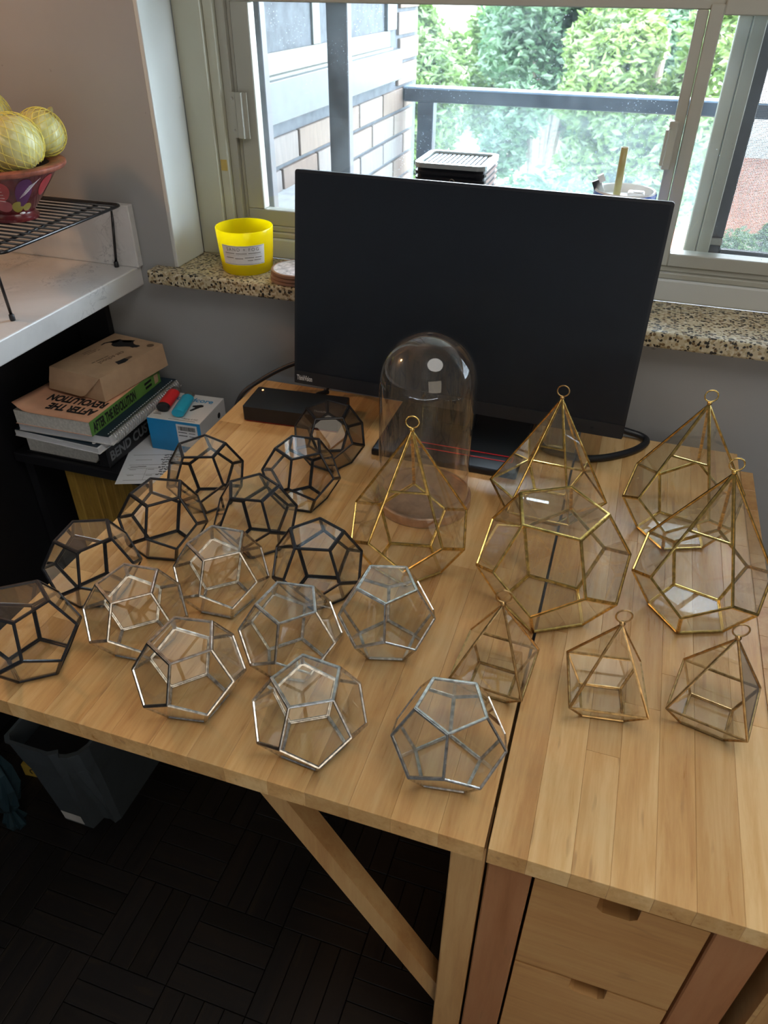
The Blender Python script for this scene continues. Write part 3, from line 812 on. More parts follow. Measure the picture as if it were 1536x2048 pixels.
def dodeca_type(a, w, t, mats):
    """frame and pane meshes for a dodecahedron whose upper face number k is open"""
    tp, up, lo, b, c = dodeca_faces(a)
    kinds = {}
    pm = None
    for k in range(5):
        glazed = [tp, b] + lo + [up[i] for i in range(5) if i != k]
        fr, panes = poly_terrarium(glazed, c, w, t)
        kinds[k] = (fr, panes)
    return kinds


def put_terrarium(name, fr_mesh, pane_meshes, loc, rz, label, group):
    root = empty(name, loc, label, 'terrarium', group, rz)
    obj('frame', fr_mesh, root)
    for pm in pane_meshes: obj('pane', pm, root)
    return root


SMALL = 0.0421
cache = {}


def dodeca(kind, pane, a, w, t, x, y, rz, label, group, name='glass_terrarium', face=None):
    tocam = math.atan2(CAM.y - y, CAM.x - x)
    if face is None:
        face = max(range(5), key=lambda k: math.cos(rz + (k + 0.5) * 2 * PI / 5 - tocam))
    key = (kind, pane, round(a, 5), face)
    if key not in cache:
        fr, panes = dodeca_type(a, w, t, None)[face]
        cache[key] = (fr.mesh('frame', kind), [p.mesh('pane', pane) for p in panes])
    fm, pms = cache[key]
    return put_terrarium(name, fm, pms, (x, y, DZ), rz, label, group)


GB, GS = 'black-framed round terrariums', 'silver-framed round terrariums'
blk = [
    (-0.5038, -0.3946, 3.1759, 'black-framed glass terrarium nearest the blue earphone box'),
    (-0.5020, -0.5106, 3.6480, 'black-framed terrarium directly in front of the one by the earphone box'),
    (-0.3891, -0.4646, 2.9948, 'black-framed terrarium in the middle of the black cluster, left of centre'),
    (-0.3716, -0.3499, 3.5606, 'black-framed clear terrarium just in front of the smoked one'),
    (-0.5345, -0.6181, 3.8661, 'black-framed terrarium overhanging the left desk edge, second from the left'),
    (-0.2720, -0.5314, 3.0664, 'black-framed terrarium left of the front brass teardrop, rightmost of the black ones'),
    (-0.5315, -0.7399, 1.5856, 'leftmost black-framed terrarium, cut off by the picture edge')]
for x, y, rz, lb in blk: dodeca('black_came', 'glass', SMALL, 0.0035, 0.0028, x, y, rz, lb, GB)
dodeca('black_came', 'smoke_glass', SMALL, 0.0035, 0.0028, -0.3735, -0.2339, 3.2477, 'black-framed terrarium with smoked dark glass beside the black dock', GB)
sil = [
    (-0.3768, -0.5819, -2.7694, 'silver-framed terrarium farthest back, between the black ones'),
    (-0.4355, -0.6763, -2.7433, 'leftmost silver-framed terrarium, beside the cut-off black one'),
    (-0.3336, -0.7322, 3.6259, 'silver-framed terrarium in the front row at left, near desk edge'),
    (-0.2554, -0.6485, -2.6871, 'silver-framed terrarium in the middle of the silver group'),
    (-0.1640, -0.5863, 3.7267, 'silver-framed terrarium just below the front brass teardrop'),
    (-0.1930, -0.7440, 3.3577, 'silver-framed terrarium in the front row, middle of three'),
    (-0.0557, -0.7269, 3.6067, 'silver-framed terrarium at the desk gap, rightmost and nearest silver one')]
for x, y, rz, lb in sil: dodeca('silver', 'glass', SMALL, 0.0031, 0.0026, x, y, rz, lb, GS)
dodeca('brass', 'dusty_glass', 0.0654, 0.0034, 0.0028, 0.0027, -0.4632, 2.7181, 'large brass-framed round terrarium in the middle of the desk', 'brass terrariums', 'large_terrarium')


def hanging_loop(root, z, face_rz, mat):
    m = MB(); R = 0.0078
    m.tube([(R * math.cos(2 * PI * k / 28), 0, R * math.sin(2 * PI * k / 28)) for k in range(28)], 0.0009, 8, closed=True)
    MBo = m.build('hanging_loop', mat, root, True, Matrix.Translation((0, 0, z + R + 0.0006)) @ Matrix.Rotation(face_rz, 4, 'Z'))
    s = MB(); s.lathe([(0.0, -0.0035), (0.0028, -0.003), (0.0032, -0.001), (0.0022, 0.0008), (0, 0.0014)], 12)
    s.build('solder_cap', mat, root, True, (0, 0, z))


# brass teardrops: lower half of a dodecahedron, tapering to a point
def teardrop_parts():
    rb, r2, z1, z2, ha = 0.0483, 0.0775, 0.0490, 0.0785, 0.2061
    b = ring(5, rb, 0); l = ring(5, r2, z1); u = ring(5, r2, z2, PI / 5); A = Vector((0, 0, ha)); c = Vector((0, 0, 0.07))
    faces = [b]
    for k in range(5): faces.append([b[k], b[(k + 1) % 5], l[(k + 1) % 5], u[k], l[k]])
    for k in range(1, 5): faces.append([A, u[k - 1], l[k], u[k]])
    f = 0.55
    faces.append([A, A.lerp(u[4], f), A.lerp(u[0], f)])
    return faces, c, ha


fa, cc, ha = teardrop_parts()
frm, pns = poly_terrarium(fa, cc, 0.0032, 0.0027)
fm = frm.mesh('frame', 'brass'); pm_d = [p.mesh('pane', 'dusty_glass') for p in pns]; pm_c = [p.mesh('pane', 'glass') for p in pns]
for x, y, rz, lb, pm in ((-0.1815, -0.4406, -1.3649, 'brass teardrop terrarium standing in front of the glass cloche', pm_c),
                         (0.1527, -0.2575, -1.8155, 'brass teardrop terrarium farthest back, right of the monitor', pm_d),
                         (0.1738, -0.4181, -1.8249, 'brass teardrop terrarium at the right desk edge, right of the large round one', pm_d)):
    r = put_terrarium('teardrop_terrarium', fm, pm, (x, y, DZ), rz, lb, 'brass terrariums')
    hanging_loop(r, ha, -rz + 0.15, 'brass')

# hexagonal brass pyramid
rb, rr, zr, ha6 = 0.0456, 0.0865, 0.0292, 0.1816
b = ring(6, rb, 0); g6 = ring(6, rr, zr); A = Vector((0, 0, ha6)); faces = [b]
for k in range(6): faces.append([b[k], b[(k + 1) % 6], g6[(k + 1) % 6], g6[k]])
yaw6 = 6.2368
# numbering: ring corner 2 of the survey lies at angle yaw6, going counterclockwise
frontk = min(range(6), key=lambda k: math.sin(yaw6 + (k + 0.5) * PI / 3))
for k in range(6):
    p, q = g6[k], g6[(k + 1) % 6]
    faces.append([A, p, q] if k != frontk else [A, A.lerp(p, 0.42), A.lerp(q, 0.42)])
frm, pns = poly_terrarium(faces, Vector((0, 0, 0.05)), 0.003, 0.0026)
r = put_terrarium('hexagonal_terrarium', frm.mesh('frame', 'brass'), [p.mesh('pane', 'dusty_glass') for p in pns], (-0.0268, -0.2527, DZ), yaw6, 'brass six-sided pointed terrarium in front of the monitor\'s right corner', 'brass terrariums')
hanging_loop(r, ha6, -yaw6, 'antique_brass')

# small square pyramids
rb, rr, zr, ha4 = 0.0321, 0.0572, 0.0307, 0.1205
b = ring(4, rb, 0); g4 = ring(4, rr, zr); A = Vector((0, 0, ha4)); faces = [b]
for k in range(4): faces.append([b[k], b[(k + 1) % 4], g4[(k + 1) % 4], g4[k]])
for k in range(3): faces.append([A, g4[k], g4[(k + 1) % 4]])
frm, pns = poly_terrarium(faces, Vector((0, 0, 0.04)), 0.0026, 0.0024)
fm = frm.mesh('frame', 'antique_brass'); pm = [p.mesh('pane', 'glass') for p in pns]
for x, y, rz, lb in ((-0.0335, -0.6076, -0.8639, 'small brass pyramid terrarium over the desk gap, leftmost of three'),
                     (0.0837, -0.5985, -0.6381, 'small brass pyramid terrarium, middle of the three'),
                     (0.1918, -0.5829, -1.0088, 'small brass pyramid terrarium at the right desk edge, rightmost of three')):
    r = put_terrarium('pyramid_terrarium', fm, pm, (x, y, DZ), rz, lb, 'small pyramid terrariums')
    hanging_loop(r, ha4, -rz + 0.2, 'antique_brass')

# ------------------------------------------------------------------ glass cloche
cl = empty('glass_cloche', (-0.2023, -0.2926, DZ), 'tall clear glass dome cloche on a round copper-edged base', 'cloche')
o = MB().lathe([(0, 0), (0.0695, 0), (0.0708, 0.0015), (0.0708, 0.0145), (0.0695, 0.016), (0.0672, 0.016), (0.0668, 0.0135), (0, 0.0135)], 72).build('base', 'copper', cl); smooth_by_angle(o, 35)
Rd, hd = 0.0660, 0.262
prof = [(Rd, 0.0138), (Rd, 0.10), (Rd, hd - Rd * 1.0)]
for k in range(1, 15): t = k / 14 * PI / 2; prof.append((Rd * math.cos(t), hd - Rd + Rd * math.sin(t)))
th = 0.0022
inner = [(Rd - th, 0.0138), (Rd - th, 0.10), (Rd - th, hd - Rd)]
for k in range(1, 15): t = k / 14 * PI / 2; inner.append(((Rd - th) * math.cos(t), hd - Rd + (Rd - th) * math.sin(t)))
o = MB().lathe(prof + inner[::-1], 72).build('dome', 'dome_glass', cl, True)

# ------------------------------------------------------------------ monitor
mon = empty('computer_monitor', (-0.2046, -0.10, DZ), 'large black computer monitor standing at the back of the desk', 'monitor')
minv = Matrix.Translation((0.2046, 0.10, -DZ))
my, mt = -0.0343, 0.1535
mx = Vector((math.cos(my), math.sin(my), 0)); mn = Vector((-math.sin(my), math.cos(my), 0)); mu = Vector((0, 0, 1)) * math.cos(mt) + mn * math.sin(mt)
PM = minv @ frame_mat((-0.2046, -0.1186, 0.9795), mx, mu)      # local z points towards the viewer
MW, MH = 0.5394, 0.3286
hp = MB(); hp.prism(rounded_rect(-MW / 2, MW / 2, -MH / 2, MH / 2, 0.004, 3), -0.012, 0.0)
o = hp.build('housing', 'black_plastic', mon, at=PM)
MB().prism(rounded_rect(-0.15, 0.15, -0.11, 0.10, 0.02, 4), -0.045, -0.012).build('rear_bulge', 'black_plastic', mon, at=PM)
MB().prism(bbox_pts(-MW / 2 + 0.004, MW / 2 - 0.004, -MH / 2 + 0.0235, MH / 2 - 0.004), 0.0, 0.0006).build('screen', 'screen', mon, at=PM)
ch = MB().prism(bbox_pts(-MW / 2 + 0.001, MW / 2 - 0.001, -MH / 2 + 0.0008, -MH / 2 + 0.0222), 0.0, 0.0018).build('chin', 'black_plastic', mon, at=PM)
text('lettering', 'ThinkVision', 0.0125, PM @ Matrix.Translation((-MW / 2 + 0.0055, -MH / 2 + 0.0068, 0.0022)), 'grey_print', mon, sx=0.47, bold=0.0001)
for k in range(3): MB().lathe([(0, 0), (0.0016, 0), (0.0014, 0.0006), (0, 0.0007)], 10).build('button', 'black_plastic', mon, at=PM @ Matrix.Translation((MW / 2 - 0.09 + 0.022 * k, -MH / 2 + 0.011, 0.0019)))
st = MB(); st.box((-0.034, 0.022, 0.012), (0.034, 0.05, 0.30), 0.004)
st.build('stand_column', 'black_plastic', mon)
MB().box((-0.028, -0.005, 0.20), (0.028, 0.03, 0.27), 0.004).build('mount', 'black_plastic', mon)
MB().box((-0.113, -0.096, 0.0), (0.125, 0.105, 0.012), 0.003).build('stand_base', 'black_plastic', mon)
rg = MB()
for a, b_ in (((-0.055, -0.066, 0.0122), (0.112, -0.066, 0.0122)), ((-0.055, -0.050, 0.0122), (0.112, -0.050, 0.0122)), ((-0.055, -0.066, 0.0122), (-0.055, -0.050, 0.0122)), ((0.112, -0.066, 0.0122), (0.112, -0.050, 0.0122))):
    rg.bar(a, b_, 0.0016, 0.0012)
rg.build('red_slot_edge', 'red_plastic', mon)

# dock
dk = empty('docking_station', (-0.566, -0.160, DZ), 'black rectangular laptop dock with an amber light at the back left of the desk', 'dock', rz=0.075)
MB().prism(rounded_rect(0.0, 0.172, 0.0, 0.078, 0.003, 3), 0.003, 0.029).build('housing', 'black_plastic', dk)
MB().box((0.003, 0.003, 0.0), (0.169, 0.075, 0.003)).build('red_foot', 'red_plastic', dk)
MB().lathe([(0, 0), (0.0016, 0), (0.0016, 0.0004), (0, 0.0008)], 12).build('indicator', 'led', dk, at=(0.012, 0.067, 0.029))
text('lettering', 'ThinkPad', 0.009, Matrix.Translation((0.125, 0.012, 0.0291)) @ Matrix.Rotation(0.0, 4, 'Z'), 'grey_print', dk, sx=0.8)
MB().tube([(0.095, 0.078, 0.012), (0.105, 0.10, 0.016), (0.118, 0.118, 0.014)], 0.0045, 8).build('plug', 'black_plastic', dk)


def curve_pts(pts, n=8):
    P = [Vector(p) for p in pts]; P = [P[0] * 2 - P[1]] + P + [P[-1] * 2 - P[-2]]; out = []
    for i in range(1, len(P) - 2):
        for k in range(n):
            t = k / n; a, b_, c, d = P[i - 1], P[i], P[i + 1], P[i + 2]
            out.append(0.5 * ((2 * b_) + (c - a) * t + (2 * a - 5 * b_ + 4 * c - d) * t * t + (3 * b_ - a - 3 * c + d) * t ** 3))
    out.append(P[-2]); return out


c1 = MB().tube(curve_pts([(-0.072, -0.015, 0.7465), (-0.055, -0.09, 0.7465), (0.0, -0.106, 0.7465), (0.04, -0.096, 0.7465), (0.085, -0.060, 0.7465), (0.108, -0.022, 0.7465), (0.098, -0.006, 0.749), (0.06, -0.006, 0.757), (0.02, -0.008, 0.775), (-0.03, -0.03, 0.83)]), 0.0058, 10).build('power_cable', 'black_plastic', smooth=True)
tag(c1, 'thick black cable curving on the desk behind the six-sided terrarium', 'cable')
c2 = MB().tube(curve_pts([(-0.40, 0.0, 0.83), (-0.47, -0.015, 0.815), (-0.53, -0.03, 0.795), (-0.58, -0.05, 0.768), (-0.613, -0.078, 0.742), (-0.628, -0.095, 0.69), (-0.632, -0.10, 0.63), (-0.634, -0.10, 0.40), (-0.64, -0.10, 0.006)]), 0.0042, 10).build('display_cable', 'black_plastic', smooth=True)
tag(c2, 'black cable arching from behind the monitor over the left desk edge', 'cable')
c3 = MB().tube(curve_pts([(-0.462, -0.034, 0.754), (-0.452, -0.02, 0.775), (-0.44, -0.03, 0.80), (-0.43, -0.06, 0.825)]), 0.0038, 8).build('usb_cable', 'black_plastic', smooth=True)
tag(c3, 'short black cable rising from the dock to the monitor', 'cable')

# ------------------------------------------------------------------ kitchen counter at the left
ct = empty('countertop', (-1.2, -0.6, CTZ - 0.038), 'white marbled laminate kitchen counter at the left with a backsplash', 'counter')
MB().box((-0.325, -0.9, 0.0), (0.325, 0.654, 0.038), 0.0025).build('slab', 'marble', ct)
MB().box((-0.325, 0.638, 0.038), (0.331, 0.654, 0.152), 0.002).build('backsplash', 'marble', ct)
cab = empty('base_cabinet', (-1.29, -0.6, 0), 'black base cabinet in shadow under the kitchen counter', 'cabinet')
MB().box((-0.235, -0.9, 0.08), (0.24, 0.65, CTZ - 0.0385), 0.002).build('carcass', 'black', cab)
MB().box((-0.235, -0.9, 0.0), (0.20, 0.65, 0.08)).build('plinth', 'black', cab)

sh = empty('black_shelf', (-0.83, -0.09, 0), 'low black shelf between counter and desk, carrying the books', 'shelf')
MB().box((-0.215, -0.135, 0.600), (0.185, 0.138, 0.620), 0.002).build('top_board', 'black', sh)
MB().box((-0.215, -0.115, 0.0), (-0.195, 0.138, 0.600)).build('side_board', 'black', sh)
MB().box((0.165, -0.115, 0.0), (0.185, 0.138, 0.600)).build('side_board', 'black', sh)
MB().box((-0.215, 0.126, 0.620), (-0.138, 0.140, 0.876)).build('back_board', 'black', sh)
bp = empty('bamboo_panel', (-0.79, -0.211, 0), 'yellow-brown bamboo slat panel under the black shelf', 'panel')
MB().box((-0.15, 0.002, 0.0), (0.155, 0.006, 0.59)).build('backing', 'bamboo', bp)
for k in range(14):
    MB().box((-0.0107, -0.004, 0), (0.0107, 0.002, 0.598), 0.0015).build('slat', 'bamboo', bp, at=(-0.142 + k * 0.0217, random.uniform(-0.0005, 0.0005), 0))

# ------------------------------------------------------------------ stack of books on the shelf
ZS = 0.6202


def rbox(x0, x1, y0, y1, z0, z1, bev=0.0): return MB().box((x0, y0, z0), (x1, y1, z1), bev)


hb = empty('hardcover_book', (-0.828, -0.2145, ZS), 'thick hardcover book with black cover, lowest in the stack', 'book', 'books stacked on the shelf', rz=0.0)
rbox(-0.192, -0.002, 0, 0.235, 0, 0.003, 0.0008).build('back_cover', 'black', hb)
rbox(-0.192, -0.002, 0, 0.235, 0.043, 0.046, 0.0008).build('front_cover', 'black', hb)
pg = MB(); pts = [(-0.187, 0.003)] + [(-0.036 + 0.010 * math.sin(PI * k / 8), 0.003 + 0.040 * k / 8) for k in range(9)] + [(-0.187, 0.043)]
n = len(pts); pg.add([(x, 0.004, z) for x, z in pts] + [(x, 0.231, z) for x, z in pts], [tuple(range(n)), tuple(range(n, 2 * n))[::-1]] + [(i, n + i, n + (i + 1) % n, (i + 1) % n) for i in range(n)])
pg.build('pages', 'paper', hb)
sp = rbox(-0.026, 0.0, 0, 0.235, 0, 0.046, 0.004).build('spine', 'black', hb)
text('lettering', 'BEND CUSTO', 0.027, frame_mat((0.0004, 0.004, 0.014), (0, 1, 0), (0, 0, 1)), 'spine_grey', hb, sx=0.95, bold=0.0008)

pd = empty('writing_pad', (-0.824, -0.240, ZS + 0.0465), 'white pad with a black cover under the spiral notebook', 'notebook', 'books stacked on the shelf', rz=-0.04)
rbox(-0.192, 0.0, 0, 0.256, 0, 0.0012).build('back_cover', 'white_card', pd)
rbox(-0.191, -0.002, 0.001, 0.255, 0.0012, 0.0115).build('pages', 'white_paper', pd)
rbox(-0.192, -0.006, 0.003, 0.256, 0.0115, 0.0128).build('front_cover', 'navy', pd)
MB().lathe([(0, 0), (0.004, 0), (0.0036, 0.001), (0, 0.0012)], 14).build('snap', 'label', pd, at=(-0.02, 0.014, 0.0128))

nb = empty('spiral_notebook', (-0.8017, -0.226, ZS + 0.0613), 'navy spiral notebook with a wire coil, under the orange paperback', 'notebook', 'books stacked on the shelf', rz=0.03)
rbox(-0.20, 0.0, 0, 0.245, 0, 0.0015).build('back_cover', 'white_card', nb)
rbox(-0.199, -0.004, 0.001, 0.244, 0.0015, 0.0165).build('pages', 'white_paper', nb)
rbox(-0.20, -0.006, 0, 0.245, 0.0165, 0.0180, 0.0004).build('front_cover', 'navy', nb)
hx = []
turns = 34
for k in range(turns * 12 + 1):
    t = k / 12; a = 2 * PI * t; hx.append((-0.002 + 0.0085 * math.cos(a), 0.006 + t * (0.233 / turns), 0.0098 + 0.0105 * math.sin(a)))
MB().tube(hx, 0.0011, 5).build('coil', 'coil', nb, True)
hl = MB()
for k in range(turns): hl.box((-0.0125, 0.0075 + k * 0.233 / turns, 0.018), (-0.0105, 0.0105 + k * 0.233 / turns, 0.0183))
hl.build('punched_holes', 'white_paper', nb)

pb = empty('paperback_book', (-0.835, -0.2352, ZS + 0.0796), 'orange paperback with green spine lying below the cardboard box', 'book', 'books stacked on the shelf', rz=0.021)
BW, BL, BT = 0.163, 0.234, 0.0285
rbox(-BW + 0.002, -0.0012, 0.001, BL - 0.001, 0.0008, BT - 0.0008).build('pages', 'paper', pb)
rbox(-BW, 0.0, 0, BL, 0, 0.0008).build('back_cover', 'peach', pb)
cv = MB(); nx, ny = 14, 12; vs = []; fs = []
for j in range(ny + 1):
    for i in range(nx + 1):
        x = -BW + BW * i / nx; y = BL * j / ny
        lift = 0.016 * max(0, 1 - i / 3.2) ** 2 * max(0, 1 - j / 9.0) ** 1.2
        vs.append((x + lift * 0.3, y, BT - 0.0006 + lift))
m0 = len(vs); vs += [(x, y, z + 0.0006) for x, y, z in vs]
for j in range(ny):
    for i in range(nx):
        a = j * (nx + 1) + i; q = (a, a + 1, a + nx + 2, a + nx + 1)
        fs.append(q[::-1]); fs.append(tuple(v + m0 for v in q))
for i in range(nx): fs.append((i, i + 1, m0 + i + 1, m0 + i))
for j in range(ny): a = j * (nx + 1); fs.append((a + nx + 1, a, m0 + a, m0 + a + nx + 1))
cv.add(vs, fs).build('front_cover', 'peach', pb, True)
rbox(0.0, 0.0009, 0, BL, 0, BT).build('spine', 'green', pb)
text('lettering', 'AFTER THE', 0.030, frame_mat((-0.010, 0.043, BT + 0.0009), (-1, 0, 0), (0, -1, 0)), 'ink', pb, sx=0.66, bold=0.0011)
text('lettering', 'REVOLUTION', 0.030, frame_mat((-0.006, 0.073, BT + 0.0009), (-1, 0, 0), (0, -1, 0)), 'ink', pb, sx=0.66, bold=0.0011)
text('lettering', 'AFTER THE REVOLUTION', 0.026, frame_mat((0.0011, 0.008, 0.005), (0, 1, 0), (0, 0, 1)), 'ink', pb, sx=0.46, bold=0.0009)
print_lines(pb, frame_mat((0.0010, 0.178, 0.007), (0, 1, 0), (0, 0, 1)), [(0, 0.009, 0.024), (0.002, 0.0, 0.022)], 0.005, 'ink')
MB().box((0.0009, 0.213, 0.004), (0.0013, 0.226, 0.022)).build('cover_mark', 'kraft', pb)
MB().box((-0.016, 0.214, BT), (0.0012, 0.231, BT + 0.0006)).build('yellow_sticker', 'net', pb)

cb = empty('cardboard_box', (-0.903, -0.064, ZS + 0.1096), 'brown kraft cardboard box with a black cat print, on top of the books', 'box', rz=-0.13)
cw, cl_, chh = 0.122, 0.176, 0.046
bx = MB()
lo = [(-cw / 2 - 0.006, -cl_ / 2 - 0.004), (cw / 2 + 0.005, -cl_ / 2 - 0.004), (cw / 2 + 0.005, cl_ / 2), (-cw / 2 - 0.006, cl_ / 2)]
up_ = [(-cw / 2, -cl_ / 2), (cw / 2, -cl_ / 2), (cw / 2, cl_ / 2), (-cw / 2, cl_ / 2)]
bx.add([(x, y, 0.0008) for x, y in lo] + [(x, y, chh) for x, y in up_], [(3, 2, 1, 0), (4, 5, 6, 7), (0, 1, 5, 4), (1, 2, 6, 5), (2, 3, 7, 6), (3, 0, 4, 7)])
bx.build('carton', 'kraft', cb)
fp = MB(); yn = -cl_ / 2
a = [(-cw / 2, yn - 0.0005, chh), (cw / 2, yn - 0.0005, chh), (cw / 2 - 0.034, yn - 0.011, 0.010), (cw / 2 - 0.044, yn - 0.012, 0.006), (-cw / 2 - 0.002, yn - 0.012, 0.006)]
fp.add(a + [(x, y - 0.0009, z) for x, y, z in a], [tuple(range(5))[::-1], (5, 6, 7, 8, 9)] + [(i, (i + 1) % 5, 5 + (i + 1) % 5, 5 + i) for i in range(5)])
fp.build('front_flap', 'kraft', cb)
f2 = MB(); xn = -cw / 2
a = [(xn - 0.0003, yn, chh - 0.001), (xn - 0.0003, yn + 0.05, chh - 0.001), (xn - 0.017, yn + 0.03, 0.012), (xn - 0.018, yn + 0.004, 0.010)]
f2.add(a + [(x - 0.0009, y, z) for x, y, z in a], [(0, 1, 2, 3), (7, 6, 5, 4)] + [(i, 4 + i, 4 + (i + 1) % 4, (i + 1) % 4) for i in range(4)])
f2.build('side_flap', 'kraft', cb)
# printed cat (seen from the side, head towards the far right corner)
cat = [(0.000, 0.000), (0.006, 0.006), (0.014, 0.008), (0.024, 0.007), (0.032, 0.008), (0.038, 0.013), (0.041, 0.011), (0.044, 0.012), (0.049, 0.007), (0.047, 0.003), (0.041, 0.001), (0.036, -0.004), (0.034, -0.012), (0.036, -0.018), (0.032, -0.018), (0.029, -0.010), (0.022, -0.009), (0.016, -0.012), (0.014, -0.020), (0.009, -0.024), (0.008, -0.021), (0.010, -0.016), (0.007, -0.011), (0.003, -0.007), (-0.005, -0.010), (-0.011, -0.007), (-0.015, 0.001), (-0.017, 0.000), (-0.014, -0.009), (-0.006, -0.014), (0.000, -0.010)]
km = MB()
cm = Matrix.Translation((-0.026, 0.038, chh)) @ Matrix.Rotation(0.5, 4, 'Z') @ Matrix.Scale(1.2, 4) @ Matrix.Scale(-1, 4, (0, 1, 0))
bmx = bmesh.new(); vv = [bmx.verts.new(cm @ Vector((x, y, 0.0003))) for x, y in cat]; bmx.faces.new(vv); bmesh.ops.triangulate(bmx, faces=bmx.faces[:]); bmesh.ops.recalc_face_normals(bmx, faces=bmx.faces[:])
km.bm(bmx).build('cat_print', 'ink', cb)
MB().lathe([(0, 0), (0.0072, 0), (0.0072, 0.0002), (0, 0.0002)], 20).build('dot_print', 'kraft_ink', cb, at=(0.045, 0.071, chh))
MB().prism([(0.036, -0.02), (0.050, -0.026), (0.054, -0.012), (0.052, 0.0), (0.040, 0.001), (0.039, -0.01)], chh, chh + 0.0003).build('tag_print', 'ink', cb)
MB().prism([(0.0405, 0.0012), (0.0505, 0.0005), (0.050, 0.013), (0.046, 0.015), (0.043, 0.013)], chh, chh + 0.0003).build('tag_print', 'kraft_ink', cb)
text('lettering', 'cat school', 0.016, frame_mat((0.014, 0.025, chh + 0.0003), (-0.1, -1, 0), (1, -0.1, 0)), 'kraft_ink', cb, sx=0.95)
print_lines(cb, frame_mat((0.004, -0.004, chh + 0.0001), (-0.1, -1, 0), (1, -0.1, 0)), [(0, 0, 0.010), (0.012, 0, 0.018), (0.032, 0, 0.008)], 0.0022, 'kraft_ink')
print_lines(cb, frame_mat((-0.036, 0.012, chh + 0.0001), (-0.1, -1, 0), (1, -0.1, 0)), [(0, 0.005, 0.005), (0.008, 0.004, 0.022), (0.004, -0.002, 0.03), (0.01, -0.008, 0.022)], 0.0014, 'kraft_ink')

# sheet of paper, earphone box and lighters
pp = empty('planner_sheet', (-0.7916, -0.258, ZS), 'printed planner sheet with black handwriting hanging over the shelf edge', 'paper', rz=0.36)
PW, PL = 0.155, 0.20
MB().box((0, 0, 0), (PW, PL, 0.0003)).build('sheet', 'white_paper', pp)
ln = MB()
def pl(x0, y0, x1, y1, w=0.0007): ln.box((min(x0, x1) - w / 2, min(y0, y1) - w / 2, 0.0003), (max(x0, x1) + w / 2, max(y0, y1) + w / 2, 0.00045))
for y in (0.012, 0.052, 0.064, 0.10): pl(0.012, y, 0.15, y)
pl(0.012, 0.032, 0.15, 0.032, 0.0003)
for x in (0.047, 0.082): pl(x, 0.012, x, 0.052, 0.0004)
pl(0.083, 0.064, 0.083, 0.14, 0.0004)
for x, y in ((0.016, 0.030), (0.05, 0.030), (0.084, 0.030), (0.016, 0.050), (0.05, 0.050)): pl(x, y - 0.002, x + 0.011, y - 0.002, 0.0012)
pl(0.016, 0.057, 0.028, 0.057, 0.0018); pl(0.03, 0.058, 0.044, 0.058, 0.002); pl(0.02, 0.082, 0.05, 0.082, 0.0008)
ln.build('printed_lines', 'grey_ink', pp)
hw = MB(); r = random.Random(4)
for j in range(9):
    y = 0.030 + j * 0.0085; x = 0.068 + (0.004 if j % 3 else 0.0)
    while x < 0.112:
        L = r.uniform(0.004, 0.010); px = [(x + L * i / 5, y + r.uniform(-0.0018, 0.0022), 0.0006) for i in range(6)]
        hw.tube(px, 0.0009, 4); x += L + 0.0022
hw.build('handwriting', 'ink', pp)

eb = empty('earphone_box', (-0.7445, -0.0665, ZS + 0.0009), 'white and blue earphone carton wedged between the books and desk', 'box', rz=0.065)
ew, ed, eh = 0.110, 0.110, 0.068
MB().box((-ew / 2, -ed / 2 + 0.0006, 0), (ew / 2, ed / 2, eh), 0.0006).build('carton', 'white_card', eb)
MB().box((-ew / 2, -ed / 2, 0), (ew / 2, -ed / 2 + 0.0005, eh - 0.0005)).build('blue_side', 'blue_card', eb)
MB().box((0.005, -ed / 2 - 0.0004, 0.014), (0.048, -ed / 2, 0.062)).build('barcode_label', 'label', eb)
bc = MB(); r = random.Random(2); x = 0.009
while x < 0.044: w = r.choice((0.0004, 0.0008, 0.0012)); bc.box((x, -ed / 2 - 0.0006, 0.049), (x + w, -ed / 2 - 0.0004, 0.058)); x += w + r.choice((0.0005, 0.0009))
for z in (0.044, 0.037): bc.box((0.008, -ed / 2 - 0.0006, z), (0.026, -ed / 2 - 0.0004, z + 0.0016)); bc.box((0.03, -ed / 2 - 0.0006, z), (0.043, -ed / 2 - 0.0004, z + 0.0012))
bc.build('barcode_print', 'ink', eb)
text('lettering', 'soundcore', 0.021, Matrix.Translation((-0.043, 0.026, eh + 0.0002)), 'blue_ink', eb, sx=0.95, bold=0.0003)
MB().prism([(0.010, 0.010), (0.024, 0.017), (0.030, 0.016), (0.032, 0.010), (0.027, 0.006), (0.018, -0.010), (0.014, -0.012), (0.012, -0.009), (0.018, 0.004), (0.011, 0.005)], eh, eh + 0.0003).build('earbud_print', 'ink', eb)
text('lettering', 'Liberty 4 NC', 0.0062, Matrix.Translation((0.012, -0.044, eh + 0.0002)), 'grey_ink', eb)
print_lines(eb, Matrix.Translation((-0.012, -0.050, eh)), [(0, 0, 0.055)], 0.0012, 'grey_ink')
print_lines(eb, Matrix.Translation((-0.05, -0.038, eh)), [(0.001, 0.005, 0.012), (0, 0, 0.016)], 0.0024, 'grey_ink')
for y, z in ((0.0, 0.03), (0.025, 0.045)): MB().lathe([(0, 0), (0.006, 0), (0.006, 0.0003), (0, 0.0003)], 16).build('side_print', 'ink', eb, at=Matrix.Translation((ew / 2, y, z)) @ Matrix.Rotation(PI / 2, 4, 'Y'))


